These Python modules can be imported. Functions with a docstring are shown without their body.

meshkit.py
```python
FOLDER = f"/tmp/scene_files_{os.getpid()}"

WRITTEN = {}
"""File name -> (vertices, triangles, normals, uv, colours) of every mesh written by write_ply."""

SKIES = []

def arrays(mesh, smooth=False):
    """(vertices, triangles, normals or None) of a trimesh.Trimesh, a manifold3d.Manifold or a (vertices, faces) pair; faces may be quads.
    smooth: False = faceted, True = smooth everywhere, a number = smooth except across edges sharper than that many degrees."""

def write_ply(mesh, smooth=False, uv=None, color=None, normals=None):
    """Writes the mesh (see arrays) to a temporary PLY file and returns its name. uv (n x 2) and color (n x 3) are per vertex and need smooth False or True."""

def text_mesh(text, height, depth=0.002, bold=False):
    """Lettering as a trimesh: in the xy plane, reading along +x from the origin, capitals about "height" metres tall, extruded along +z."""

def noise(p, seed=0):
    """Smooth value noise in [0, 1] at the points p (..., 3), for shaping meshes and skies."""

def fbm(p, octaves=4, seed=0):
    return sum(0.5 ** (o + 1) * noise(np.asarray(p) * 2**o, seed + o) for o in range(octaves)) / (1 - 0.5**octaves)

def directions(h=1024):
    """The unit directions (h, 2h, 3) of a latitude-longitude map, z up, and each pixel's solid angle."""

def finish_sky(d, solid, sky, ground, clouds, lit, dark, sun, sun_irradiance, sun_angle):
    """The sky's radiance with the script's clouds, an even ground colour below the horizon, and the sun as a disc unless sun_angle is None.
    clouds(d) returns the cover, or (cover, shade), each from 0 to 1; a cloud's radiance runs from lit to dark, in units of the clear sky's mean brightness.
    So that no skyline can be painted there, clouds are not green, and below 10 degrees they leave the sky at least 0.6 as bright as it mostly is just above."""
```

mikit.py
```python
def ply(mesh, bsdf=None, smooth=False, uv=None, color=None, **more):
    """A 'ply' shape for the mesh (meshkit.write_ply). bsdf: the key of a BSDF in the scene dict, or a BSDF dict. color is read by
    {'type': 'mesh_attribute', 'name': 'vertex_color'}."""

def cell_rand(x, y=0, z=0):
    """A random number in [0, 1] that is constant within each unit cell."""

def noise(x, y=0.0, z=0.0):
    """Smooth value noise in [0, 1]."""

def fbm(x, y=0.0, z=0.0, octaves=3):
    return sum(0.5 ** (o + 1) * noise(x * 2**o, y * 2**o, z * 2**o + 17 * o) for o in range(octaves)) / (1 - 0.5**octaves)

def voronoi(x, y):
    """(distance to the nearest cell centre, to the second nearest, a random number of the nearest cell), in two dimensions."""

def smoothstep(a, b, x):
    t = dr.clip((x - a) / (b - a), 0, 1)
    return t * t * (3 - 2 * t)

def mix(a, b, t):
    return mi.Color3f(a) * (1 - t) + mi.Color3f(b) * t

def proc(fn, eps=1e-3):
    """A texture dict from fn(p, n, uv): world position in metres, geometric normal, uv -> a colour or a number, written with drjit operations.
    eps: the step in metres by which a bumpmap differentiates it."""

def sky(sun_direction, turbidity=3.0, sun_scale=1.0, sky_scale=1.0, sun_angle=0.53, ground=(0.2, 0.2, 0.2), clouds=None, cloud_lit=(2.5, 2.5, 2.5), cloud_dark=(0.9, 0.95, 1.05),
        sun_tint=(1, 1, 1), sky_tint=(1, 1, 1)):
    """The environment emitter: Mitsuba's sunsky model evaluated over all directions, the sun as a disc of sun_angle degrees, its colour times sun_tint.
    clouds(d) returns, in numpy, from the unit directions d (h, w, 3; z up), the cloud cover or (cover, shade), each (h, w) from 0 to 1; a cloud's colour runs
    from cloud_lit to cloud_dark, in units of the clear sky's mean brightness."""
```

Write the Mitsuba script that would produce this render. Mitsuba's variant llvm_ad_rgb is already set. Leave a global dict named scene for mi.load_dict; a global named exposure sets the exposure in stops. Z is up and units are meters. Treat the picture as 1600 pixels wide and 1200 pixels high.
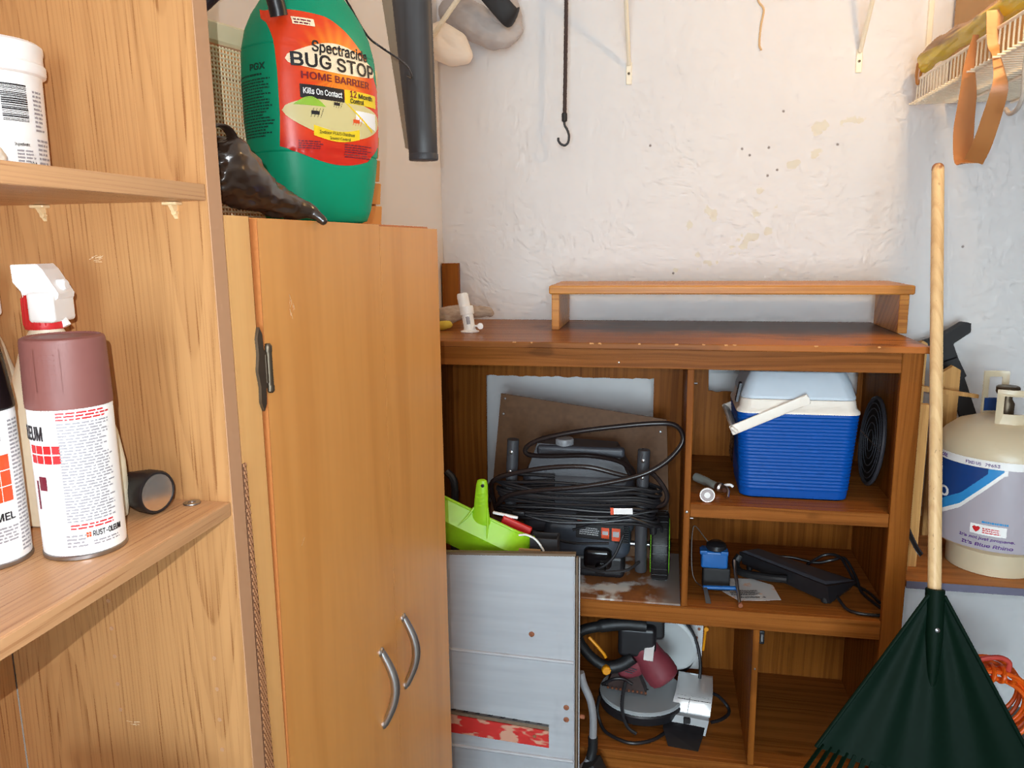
import math, random
import numpy as np, trimesh, drjit as dr, mitsuba as mi
import mikit, meshkit
from mikit import proc, noise, fbm, smoothstep, mix, cell_rand
from shapely.geometry import Polygon, box as sbox, Point
from shapely import affinity

# ---------------------------------------------------------------- camera, light, exposure
exposure = 0.45
T = mi.ScalarTransform4f
CAM = np.array([0.0, 0.0, 1.5])
FWD = np.array([-0.1917982, 0.96483743, -0.17972806])
UP = np.array([-0.02344974, 0.17857046, 0.98364765])
scene, labels = {}, {}
scene['camera'] = {'type': 'perspective', 'fov': math.degrees(2 * math.atan(800 / 1216.5)), 'fov_axis': 'x', 'near_clip': 0.02, 'far_clip': 50.0,
                   'to_world': T().look_at(origin=CAM.tolist(), target=(CAM + FWD).tolist(), up=UP.tolist())}
# daylight through the bright doorway at the far end of the garage, well behind the photographer (built with the room below)
DOORWAY_RADIANCE = [9.0, 11.3, 12.7]
# the camera's own flash, just above and left of the lens
scene['flash'] = {'type': 'point', 'position': [-0.035, 0.01, 1.54], 'intensity': {'type': 'rgb', 'value': [1.3, 1.36, 1.42]}}
LAMP = (0.66, 1.68, 2.24)
LAMP_RADIANCE = [218.0, 138.0, 62.0]

# ---------------------------------------------------------------- helpers
def lin(r, g, b):
    return [(c / 255 / 12.92) if c / 255 <= 0.04045 else ((c / 255 + 0.055) / 1.055) ** 2.4 for c in (r, g, b)]

def material(key, base, rough=0.5, metal=0.0, spec=0.5, twosided=True, bump=None, bump_scale=1.0, **more):
    b = {'type': 'principled', 'base_color': base if isinstance(base, dict) else {'type': 'rgb', 'value': list(base)},
         'roughness': rough, 'metallic': metal, 'specular': spec, **more}
    if bump is not None:
        b = {'type': 'bumpmap', 'arbitrary': bump, 'scale': bump_scale, 'bsdf': b}
    scene[key] = {'type': 'twosided', 'bsdf': b} if twosided else b
    return key

def numbered(key):
    if key not in scene and key not in labels:
        return key
    n = 1
    while f'{key}_{n:03d}' in scene or f'{key}_{n:03d}' in labels:
        n += 1
    return f'{key}_{n:03d}'

def thing(name, label, cat, group=None):
    key = numbered(name)
    labels[key] = {'label': label, 'category': cat}
    if group:
        labels[key]['group'] = group
    return key

def part(parent, name, mesh, mat, smooth=35, label=None, stuff=False, **more):
    key = parent + '__' + name
    n = 1
    while key in scene:
        key = f'{parent}__{name}_{n:03d}'
        n += 1
    scene[key] = mikit.ply(mesh, mat, smooth, **more)
    if label:
        labels[key] = {'label': label}
    if stuff:
        labels.setdefault(key, {})['kind'] = 'stuff'
    return key

def parts(parent, name, meshes, mat, smooth=False, label=None):
    return [part(parent, name, m, mat, smooth, label) for m in meshes]

def single(name, mesh, mat, label, cat, smooth=35, group=None, kind=None):
    key = thing(name, label, cat, group)
    if kind:
        labels[key]['kind'] = kind
    scene[key] = mikit.ply(mesh, mat, smooth)
    return key

def struct(name, mesh, mat, smooth=False, label=None):
    scene[name] = mikit.ply(mesh, mat, smooth)
    labels[name] = {'kind': 'structure'}
    if label:
        labels[name]['label'] = label
    return name

def join(*ms):
    return trimesh.util.concatenate([m for m in ms if m is not None])

def rot(axis, deg):
    return trimesh.transformations.rotation_matrix(math.radians(deg), axis)

def move(m, t=(0, 0, 0), rz=0, rx=0, ry=0):
    m = m.copy()
    M = rot([0, 0, 1], rz) @ rot([0, 1, 0], ry) @ rot([1, 0, 0], rx)
    M[:3, 3] = t
    m.apply_transform(M)
    return m

def basis(m, ex, ey, ez, o):
    M = np.eye(4)
    M[:3, 0], M[:3, 1], M[:3, 2], M[:3, 3] = ex, ey, ez, o
    m = m.copy(); m.apply_transform(M)
    return m

def cbox(lo, hi, c=0.0015):
    lo, hi = np.array(lo, float), np.array(hi, float)
    lo, hi = np.minimum(lo, hi), np.maximum(lo, hi)
    c = min(c, (hi - lo).min() * 0.45)
    pts = []
    for sx in (0, 1):
        for sy in (0, 1):
            for sz in (0, 1):
                p = np.where([sx, sy, sz], hi, lo)
                s = np.where([sx, sy, sz], -c, c)
                for a in range(3):
                    q = p + s
                    q[a] = p[a]
                    pts.append(q)
    return trimesh.convex.convex_hull(np.array(pts))

def rbox(lo, hi, r=0.01, n=2):
    lo, hi = np.array(lo, float), np.array(hi, float)
    r = min(r, (hi - lo).min() * 0.49)
    s = trimesh.creation.icosphere(n, r).vertices
    pts = [s + np.where([a, b, c], hi - r, lo + r) for a in (0, 1) for b in (0, 1) for c in (0, 1)]
    return trimesh.convex.convex_hull(np.vstack(pts))

def hexa(b4, t4):
    """a six-sided block from four bottom and four top corners, both counter-clockwise seen from above"""
    return trimesh.convex.convex_hull(np.array(list(b4) + list(t4), float))

def prism(poly, h):
    gs = getattr(poly, 'geoms', [poly])
    return join(*[trimesh.creation.extrude_polygon(g, h, engine='earcut') for g in gs])

def prism_xz(poly, y0, y1):
    m = prism(poly, y1 - y0)
    m.apply_transform(rot([1, 0, 0], 90))      # (x, y, h) -> (x, -h, y)
    m.apply_translation([0, y1, 0])
    return m

def prism_yz(poly, x0, x1):
    m = prism(poly, x1 - x0)
    return basis(m, [0, 1, 0], [0, 0, 1], [1, 0, 0], [x0, 0, 0])

def spline(pts, n=10, closed=False):
    p = np.array(pts, float)
    if closed:
        p = np.vstack([p[-1], p, p[0], p[1]])
    else:
        p = np.vstack([2 * p[0] - p[1], p, 2 * p[-1] - p[-2]])
    out = []
    for i in range(1, len(p) - 2):
        for t in np.arange(n) / n:
            a, b, c, d = p[i - 1:i + 3]
            out.append(0.5 * (2 * b + (c - a) * t + (2 * a - 5 * b + 4 * c - d) * t * t + (3 * b - a - 3 * c + d) * t ** 3))
    if not closed:
        out.append(p[-2])
    return np.array(out)

def tube(path, r, n=8, closed=False, sec=None):
    """a round (or sec-shaped) profile swept along a path; r may be one radius per point"""
    p = np.array(path, float)
    m = len(p)
    rr = np.broadcast_to(np.asarray(r, float), (m,))
    tan = np.roll(p, -1, 0) - np.roll(p, 1, 0) if closed else np.gradient(p, axis=0)
    tan /= np.linalg.norm(tan, axis=1, keepdims=True) + 1e-12
    ref = np.array([0, 0, 1.0]) if abs(tan[0][2]) < 0.9 else np.array([0, 1.0, 0])
    u = np.cross(ref, tan[0]); u /= np.linalg.norm(u)
    rings = []
    ang = np.arange(n) / n * 2 * np.pi
    prof = np.stack([np.cos(ang), np.sin(ang)], 1) if sec is None else np.asarray(sec, float)
    n = len(prof)
    for i in range(m):
        u = u - tan[i] * (u @ tan[i]); u /= np.linalg.norm(u) + 1e-12
        v = np.cross(tan[i], u)
        rings.append(p[i] + rr[i] * (prof[:, :1] * u + prof[:, 1:] * v))
    V = np.vstack(rings)
    F = []
    for i in range(m if closed else m - 1):
        j = (i + 1) % m
        for k in range(n):
            l = (k + 1) % n
            F += [[i * n + k, i * n + l, j * n + l], [i * n + k, j * n + l, j * n + k]]
    if not closed:
        V = np.vstack([V, p[0], p[-1]])
        a, b = m * n, m * n + 1
        for k in range(n):
            l = (k + 1) % n
            F += [[a, l, k], [b, (m - 1) * n + k, (m - 1) * n + l]]
    return trimesh.Trimesh(V, F, process=False)

def loft(rings, cap=True):
    """closed rings of equal counts joined in order"""
    n, m = len(rings[0]), len(rings)
    V = np.vstack(rings)
    F = []
    for i in range(m - 1):
        for k in range(n):
            l = (k + 1) % n
            F += [[i * n + k, i * n + l, (i + 1) * n + l], [i * n + k, (i + 1) * n + l, (i + 1) * n + k]]
    if cap:
        V = np.vstack([V, np.mean(rings[0], 0), np.mean(rings[-1], 0)])
        for k in range(n):
            l = (k + 1) % n
            F += [[n * m, l, k], [n * m + 1, (m - 1) * n + k, (m - 1) * n + l]]
    return trimesh.Trimesh(V, F, process=False)

def lathe(profile, n=32, c=(0, 0, 0), axis='z'):
    """profile of (radius, height) pairs turned about the vertical axis; capped"""
    ang = np.arange(n) / n * 2 * np.pi
    m = loft([np.stack([r * np.cos(ang), r * np.sin(ang), np.full(n, z)], 1) for r, z in profile], cap=tuple(profile[0]) != tuple(profile[-1]))
    if axis == 'x':
        m = basis(m, [0, 1, 0], [0, 0, 1], [1, 0, 0], [0, 0, 0])
    if axis == 'y':
        m = basis(m, [0, 0, 1], [1, 0, 0], [0, 1, 0], [0, 0, 0])
    m.apply_translation(c)
    return m

def rod(a, b, r, n=12):
    return tube(np.array([a, b], float), r, n)

def grid(fn, nu, nv, thick=None):
    """fn(s, t) -> point for s, t in [0, 1]; thick adds a back side (offset vector)"""
    S, Tt = np.meshgrid(np.linspace(0, 1, nu + 1), np.linspace(0, 1, nv + 1), indexing='ij')
    V = np.array([fn(s, t) for s, t in zip(S.ravel(), Tt.ravel())])
    w = nv + 1
    F = []
    for i in range(nu):
        for j in range(nv):
            a, b, c, d = i * w + j, (i + 1) * w + j, (i + 1) * w + j + 1, i * w + j + 1
            F += [[a, b, c], [a, c, d]]
    if thick is None:
        return trimesh.Trimesh(V, F, process=False)
    k = len(V)
    F2 = [[c + k, b + k, a + k] for a, b, c in F]
    edge = [i * w for i in range(nu + 1)] + [nu * w + j for j in range(1, w)] + [i * w + nv for i in range(nu - 1, -1, -1)] + [j for j in range(nv - 1, 0, -1)]
    for a, b in zip(edge, edge[1:] + edge[:1]):
        F2 += [[b, a, a + k], [b, a + k, b + k]]
    m = trimesh.Trimesh(np.vstack([V, V + np.asarray(thick)]), F + F2, process=False)
    return m

def wrap(fn, m):
    """bend a flat mesh lying in (u, v, w) onto a surface: fn(u, v, w) -> point"""
    m = m.copy()
    m.vertices = np.array([fn(*p) for p in m.vertices])
    return m

def cylinder_map(r, slope=0.0):
    def f(u, v, w):
        a = u / r
        return [(r + w) * math.sin(a), -(r + w) * math.cos(a), v]
    return f

def flat_map(o, eu, ev):
    o, eu, ev = np.array(o, float), np.array(eu, float), np.array(ev, float)
    ew = np.cross(eu, ev)
    return lambda u, v, w: o + eu * u + ev * v + ew * w

def patch(fn, u0, u1, v0, v1, w=0.0004, nu=None, shear=0.0):
    nu = nu or max(1, int(abs(u1 - u0) / 0.004))
    return grid(lambda s, t: fn(u0 + (u1 - u0) * s + shear * (v1 - v0) * t, v0 + (v1 - v0) * t, w), nu, 1)

def words(fn, text, u, v, h, width=None, w=0.0005, bold=True, slant=0.0, center=False):
    m = meshkit.text_mesh(text, h, 0.0003, bold)
    x0, x1 = m.vertices[:, 0].min(), m.vertices[:, 0].max()
    k = (width / (x1 - x0)) if width else 1.0
    V = m.vertices.copy()
    V[:, 0] = (V[:, 0] - x0) * k + slant * V[:, 1] + u - (0.5 * (x1 - x0) * k if center else 0)
    V[:, 1] += v
    V[:, 2] += w
    m.vertices = V
    return wrap(fn, m)

def small_print(fn, u0, u1, v0, v1, rows, seed, h=None, w=0.0005):
    """rows of word-sized dashes, the print too small to read"""
    rg = random.Random(seed)
    out = []
    dv = (v1 - v0) / rows
    for i in range(rows):
        v = v1 - (i + 1) * dv
        u, end = u0, u1 - rg.random() * 0.25 * (u1 - u0)
        while u < end:
            l = min(rg.uniform(0.002, 0.008), end - u)
            out.append(patch(fn, u, u + l, v, v + dv * 0.5, w, nu=1))
            u += l + 0.0012
    return join(*out)

def disp(m, amp, freq, seed=0, octaves=4):
    """push vertices along their normals by noise"""
    m = m.copy()
    n = m.vertex_normals
    m.vertices = m.vertices + n * ((meshkit.fbm(m.vertices * freq + 31.7 * seed, octaves, seed) - 0.5) * 2 * amp)[:, None]
    return m

def blob(balls, level=0.006, smooth=8):
    """one skin over a chain of balls [(x, y, z, r), ...]: hulls of neighbours united, refined and smoothed"""
    import manifold3d as mf
    total = None
    S = trimesh.creation.icosphere(2, 1.0).vertices
    for a, b in zip(balls, balls[1:]):
        pts = np.vstack([S * a[3] + a[:3], S * b[3] + b[:3]])
        h = mf.Manifold.hull_points(pts)
        total = h if total is None else total + h
    q = total.refine_to_length(level).to_mesh()
    m = trimesh.Trimesh(q.vert_properties[:, :3], q.tri_verts)
    trimesh.smoothing.filter_taubin(m, iterations=smooth)
    return m

# ---------------------------------------------------------------- materials
def oak_fn(light, dark, along, seed=0.0, contrast=1.0, cell=0.19):
    """oak veneer: nested cathedral arches between straight grain, with fine dark pores"""
    L, D = mi.ScalarColor3f(light), mi.ScalarColor3f(dark)
    def f(p, n, uv):
        if along == 'z':
            a, b = p.x + p.y, p.z
        else:
            a, b = p.x + p.z, p.y
        w = fbm(a * 4 + seed, b * 1.1 + seed, 3.1, 3) - 0.5
        c = (a + 0.05 * w) / cell + seed
        d = (c - dr.floor(c) - 0.5) * cell
        sgn = dr.select(cell_rand(c, 7) > 0.5, 1.0, -1.0)
        ph = d * d * 1500 + sgn * b * 7 + 2.2 * (fbm(a * 9, b * 3, seed, 3) - 0.5) + 3 * seed
        fr = ph - dr.floor(ph)
        ring = smoothstep(0.35, 0.9, fr) * (1 - smoothstep(0.93, 1.0, fr))
        pores = smoothstep(0.52, 0.74, fbm((a + 0.01 * w) * 620, b * 9 + seed, 1.7, 2))
        mid = smoothstep(0.45, 0.75, fbm((a + 0.02 * w) * 150, b * 2.0 + seed, 6.7, 2))
        tone = fbm(a * 12 + seed, b * 0.8, 9.0, 2) - 0.5
        t = dr.clip((ring * (0.22 + 0.55 * pores) + pores * 0.22 + mid * 0.22 + tone * 0.35) * contrast, 0, 1)
        return mix(L, D, t)
    return f

def soft_wood(light, dark, along, seed=0.0, scale=1.0, knots=True, contrast=1.0):
    """straight-grained board"""
    L, D = mi.ScalarColor3f(light), mi.ScalarColor3f(dark)
    K = mi.ScalarColor3f([c * 0.4 for c in dark])
    def f(p, n, uv):
        if along == 'z':
            a, b = p.x + p.y, p.z
        elif along == 'y':
            a, b = p.x + p.z, p.y
        else:
            a, b = p.y + p.z, p.x
        w = fbm(a * 7 + seed, b * 2.2, 2.0, 3) - 0.5
        g = fbm((a + 0.03 * w) * 130 * scale, b * 1.6 + seed, 4.0, 3)
        fine = fbm((a + 0.01 * w) * 700 * scale, b * 12 + seed, 6.0, 2)
        big = fbm(a * 11 * scale + seed, b * 0.9, 8.0, 2) - 0.5
        c = mix(L, D, dr.clip((smoothstep(0.35, 0.75, g) * 0.5 + (fine - 0.5) * 0.35 + big * 0.6) * contrast + 0.15, 0, 1))
        if knots:
            k = fbm(a * 20 + seed * 3, b * 8 + seed, 5.0, 2)
            c = mix(c, K, 0.4 * smoothstep(0.78, 0.88, k))
        return c
    return f

material('oak_upright', proc(oak_fn(lin(188, 139, 90), lin(130, 79, 40), 'z', seed=1.3, contrast=0.8)), 0.42, spec=0.2)
material('oak_level', proc(oak_fn(lin(192, 146, 104), lin(150, 100, 62), 'y', seed=4.2, contrast=0.8)), 0.36, spec=0.2)
material('oak_edge', lin(186, 142, 108), 0.45, spec=0.2)
material('pine_level', proc(soft_wood(lin(156, 93, 41), lin(104, 56, 18), 'x', seed=2.0)), 0.38, spec=0.06)
material('pine_upright', proc(soft_wood(lin(148, 87, 34), lin(102, 52, 15), 'z', seed=7.0)), 0.4, spec=0.06)
material('riser_wood', proc(soft_wood(lin(202, 138, 66), lin(156, 90, 34), 'x', seed=11.0, knots=False)), 0.35, spec=0.2)
material('cabinet_laminate', proc(soft_wood(lin(225, 161, 90), lin(200, 132, 64), 'z', seed=5.0, scale=0.16, knots=False, contrast=0.6)), 0.33, spec=0.2)
material('cabinet_pale', proc(soft_wood(lin(230, 178, 114), lin(212, 154, 92), 'z', seed=3.0, scale=0.3, knots=False, contrast=0.7)), 0.4, spec=0.2)
material('cabinet_edge', lin(190, 118, 64), 0.45, spec=0.2)
material('scrap_pine', proc(soft_wood(lin(206, 158, 96), lin(164, 112, 60), 'z', seed=9.0)), 0.55, spec=0.2)
material('plywood', proc(soft_wood(lin(190, 122, 66), lin(140, 84, 42), 'x', seed=15.0, scale=0.5)), 0.5, spec=0.2)
material('handle_wood', proc(soft_wood(lin(218, 184, 134), lin(192, 150, 102), 'z', seed=21.0, knots=False)), 0.42, spec=0.2)

def _hardboard(p, n, uv):
    return mix(lin(112, 76, 46), lin(92, 60, 36), fbm(p.x * 90, p.z * 90, p.y * 90, 3))
material('hardboard', proc(_hardboard), 0.5, spec=0.2)

def _desktop(p, n, uv):
    base = soft_wood(lin(150, 94, 50), lin(114, 66, 32), 'x', seed=2.0)(p, n, uv)
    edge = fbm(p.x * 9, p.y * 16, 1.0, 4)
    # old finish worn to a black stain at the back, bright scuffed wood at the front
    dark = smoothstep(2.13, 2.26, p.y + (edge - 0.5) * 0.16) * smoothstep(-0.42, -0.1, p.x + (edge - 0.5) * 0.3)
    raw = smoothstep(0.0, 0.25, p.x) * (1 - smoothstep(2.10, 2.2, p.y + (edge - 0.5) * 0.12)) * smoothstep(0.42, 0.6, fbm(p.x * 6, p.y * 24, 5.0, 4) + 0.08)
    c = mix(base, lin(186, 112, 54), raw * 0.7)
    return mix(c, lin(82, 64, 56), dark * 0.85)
material('desk_top', proc(_desktop), 0.3, spec=0.06)

HOLES = [(0.3325, 1.8761), (0.2168, 1.7711), (0.2401, 1.7516), (0.2951, 1.7722), (0.2951, 1.6897), (0.3222, 1.7059), (0.4918, 1.7748), (-0.06, 1.79), (0.02, 1.395), (0.86, 1.47), (0.905, 0.575)]
STAINS = [(0.4531, 1.822, 0.05, 0.022), (0.53, 1.84, 0.04, 0.01), (0.4298, 1.7548, 0.022, 0.018), (0.3676, 1.7233, 0.02, 0.01), (0.2784, 1.6446, 0.018, 0.01), (0.1287, 1.5765, 0.02, 0.02),
          (0.062, 1.5286, 0.012, 0.03), (0.114, 1.43, 0.045, 0.02), (0.05, 1.409, 0.03, 0.02), (0.2285, 1.4774, 0.025, 0.022), (0.3026, 1.5252, 0.016, 0.02), (0.3259, 1.4178, 0.028, 0.02), (0.27, 1.58, 0.03, 0.02), (0.31, 1.59, 0.02, 0.02), (0.26, 1.51, 0.03, 0.015)]
def _wall_back(p, n, uv):
    c = mix(lin(228, 224, 222), lin(220, 217, 217), fbm(p.x * 3, p.z * 3, 1.0, 3))
    w = fbm(p.x * 42, p.z * 42, 4.0, 3)
    s = mi.Float(0)
    for x, z, a, b in STAINS:
        d = dr.sqrt(dr.square((p.x - x) / a) + dr.square((p.z - z) / b))
        s = dr.maximum(s, smoothstep(0.66, 0.46, d * 0.55 + (w - 0.5) * 1.9 + 0.25))
    c = mix(c, lin(214, 202, 166), s * 0.45)
    h = mi.Float(0)
    for x, z in HOLES:
        d = dr.sqrt(dr.square(p.x - x) + dr.square(p.z - z))
        h = dr.maximum(h, smoothstep(0.0055, 0.002, d))
    return mix(c, lin(140, 132, 130), h)
def _stipple(p, n, uv):
    return fbm(p.x * 150 + p.y * 150, p.z * 150, 2.0, 3) * 0.6 + fbm(p.x * 48 + p.y * 48, p.z * 48, 7.0, 2) * 0.4
STIPPLE = proc(_stipple, 0.0015)
material('wall_paint_back', proc(_wall_back), 0.75, spec=0.25, bump=STIPPLE, bump_scale=0.0085)
material('garage_wall', lin(150, 146, 142), 0.8)
material('wall_paint', lin(228, 222, 216), 0.75, spec=0.25)
material('ceiling_paint', lin(205, 202, 198), 0.85)
material('concrete', proc(lambda p, n, uv: mix(lin(112, 106, 100), lin(84, 80, 76), fbm(p.x * 7, p.y * 7, 0.0, 4))), 0.8)

def _cast(p, n, uv):
    return mix(lin(44, 42, 44), lin(28, 27, 30), fbm(p.x * 60, p.y * 60, p.z * 60, 3))
material('black_plastic', lin(30, 29, 32), 0.38)
material('black_matte', lin(30, 28, 29), 0.65)
material('black_rubber', lin(26, 26, 28), 0.5)
material('black_gloss', lin(18, 15, 17), 0.12)
material('charcoal_plastic', lin(62, 63, 70), 0.45)
material('tube_grey', lin(62, 62, 66), 0.42)
material('white_plastic', lin(238, 237, 234), 0.35)
material('white_enamel', lin(232, 222, 200), 0.3)
material('white_print', lin(240, 238, 236), 0.4)
material('print_black', lin(28, 26, 30), 0.5)
material('print_grey', lin(150, 146, 150), 0.5)
material('print_red', lin(200, 40, 44), 0.4)
material('print_orange', lin(222, 78, 34), 0.4)
material('print_purple', lin(84, 40, 120), 0.45)
material('print_blue', lin(26, 62, 122), 0.35)
material('print_sky', lin(48, 138, 200), 0.35)
material('print_yellow', lin(240, 206, 40), 0.4)
material('print_maroon', lin(112, 30, 50), 0.4)
material('steel', lin(170, 170, 172), 0.32, metal=1.0)
material('satin_nickel', lin(200, 196, 194), 0.32, metal=1.0)
material('dark_bronze', lin(96, 84, 70), 0.42, metal=0.8)
material('rust', lin(140, 84, 56), 0.7)
scene['chrome'] = {'type': 'twosided', 'bsdf': {'type': 'roughconductor', 'material': 'Al', 'alpha': 0.06}}

# ---------------------------------------------------------------- the room
WX0, WX1, WY, CEIL = -0.74, 1.16, 2.56, 2.62
WFRONT = -4.0
struct('floor', cbox([WX0 - 0.1, WFRONT, -0.08], [WX1 + 0.1, WY + 0.1, 0.0], 0.001), 'concrete')
struct('wall_back', cbox([WX0 - 0.1, WY, 0.0], [WX1 + 0.1, WY + 0.1, CEIL], 0.001), 'wall_paint_back', label='white stippled wall with patched screw holes and glue stains')
struct('wall_left', cbox([WX0 - 0.1, WFRONT, 0.0], [WX0, WY, CEIL], 0.001), 'wall_paint')
struct('wall_right', cbox([WX1, WFRONT, 0.0], [WX1 + 0.1, WY, CEIL], 0.001), 'garage_wall')
struct('ceiling', cbox([WX0 - 0.1, WFRONT, CEIL], [WX1 + 0.1, WY + 0.1, CEIL + 0.08], 0.001), 'ceiling_paint')

# the far wall with its doorway full of daylight
struct('wall_front', prism_xz(sbox(WX0 - 0.1, 0, WX1 + 0.1, CEIL).difference(sbox(-0.68, 0.02, 1.10, 2.25)), WFRONT - 0.1, WFRONT), 'garage_wall')
struct('door_1', cbox([-0.68, WFRONT - 0.06, 0.02], [1.10, WFRONT - 0.05, 2.25], 0.001), 'ceiling_paint', label='doorway bright with daylight')
scene['door_1']['emitter'] = {'type': 'area', 'radiance': {'type': 'rgb', 'value': DOORWAY_RADIANCE}}

# the bare bulb on the ceiling, right of the frame
lamp = thing('ceiling_lamp', 'bare warm bulb in a white socket hanging from the ceiling above the wire shelf', 'lamp')
scene[lamp + '__bulb'] = {'type': 'sphere', 'center': list(LAMP), 'radius': 0.035, 'bsdf': {'type': 'diffuse', 'reflectance': {'type': 'rgb', 'value': [0.8, 0.8, 0.8]}},
                          'emitter': {'type': 'area', 'radiance': {'type': 'rgb', 'value': LAMP_RADIANCE}}}
part(lamp, 'socket', lathe([(0.02, LAMP[2] + 0.03), (0.024, LAMP[2] + 0.07), (0.03, LAMP[2] + 0.09), (0.012, LAMP[2] + 0.12), (0.012, CEIL - 0.015), (0.05, CEIL - 0.01), (0.05, CEIL)], 20, (LAMP[0], LAMP[1], 0)), 'white_plastic')

# ---------------------------------------------------------------- oak bookcase against the left wall, open to the right
bc = thing('bookcase', 'tall oak veneer bookcase at the left with open shelves of cans and bottles', 'bookcase')
BX0, BX1, BY = -0.735, -0.44, 0.705
def _panel_holes():
    poly = sbox(BX0, 0.0, BX1, 2.1)
    pins = [(-0.4755, z) for z in (0.92, 0.945, 0.982, 1.019, 1.056)] + [(-0.6, z) for z in (0.98, 1.012, 1.046, 1.08, 1.113)]
    return prism_xz(poly, BY, BY + 0.0245), pins
pm, pins = _panel_holes()
part(bc, 'side_panel', pm, 'oak_upright', False)
part(bc, 'edge_strip', cbox([BX1 - 0.0005, BY + 0.0005, 0.0], [BX1 + 0.0008, BY + 0.0242, 2.1], 0.0004), 'oak_edge', False, label='pinkish oak edge banding')
part(bc, 'back_panel', cbox([-0.7395, -0.32, 0.0], [-0.7355, BY, 2.1]), 'oak_upright', False)
part(bc, 'side_panel', cbox([BX0, -0.345, 0.0], [BX1, -0.3205, 2.1]), 'oak_upright', False)
for z0, z1 in ((1.2215, 1.2365), (1.5425, 1.5585), (0.87, 0.886), (0.08, 0.1), (2.05, 2.07)):
    sh = part(bc, 'shelf', cbox([BX0, -0.32, z0], [BX1 - 0.003, BY - 0.0005, z1], 0.001), 'oak_level', False)
    part(sh, 'edge_strip', cbox([BX1 - 0.0032, -0.32, z0 + 0.0003], [BX1 - 0.001, BY - 0.0008, z1 - 0.0003], 0.0004), 'oak_level', False)
for x, z in pins:
    part(bc, 'pin_hole', lathe([(0.0024, -0.0006), (0.0024, 0.001), (0.0012, 0.0012), (0.0011, -0.0004)], 10, (x, BY, z), 'y'), 'oak_edge', label='pale shelf pin hole')
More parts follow.
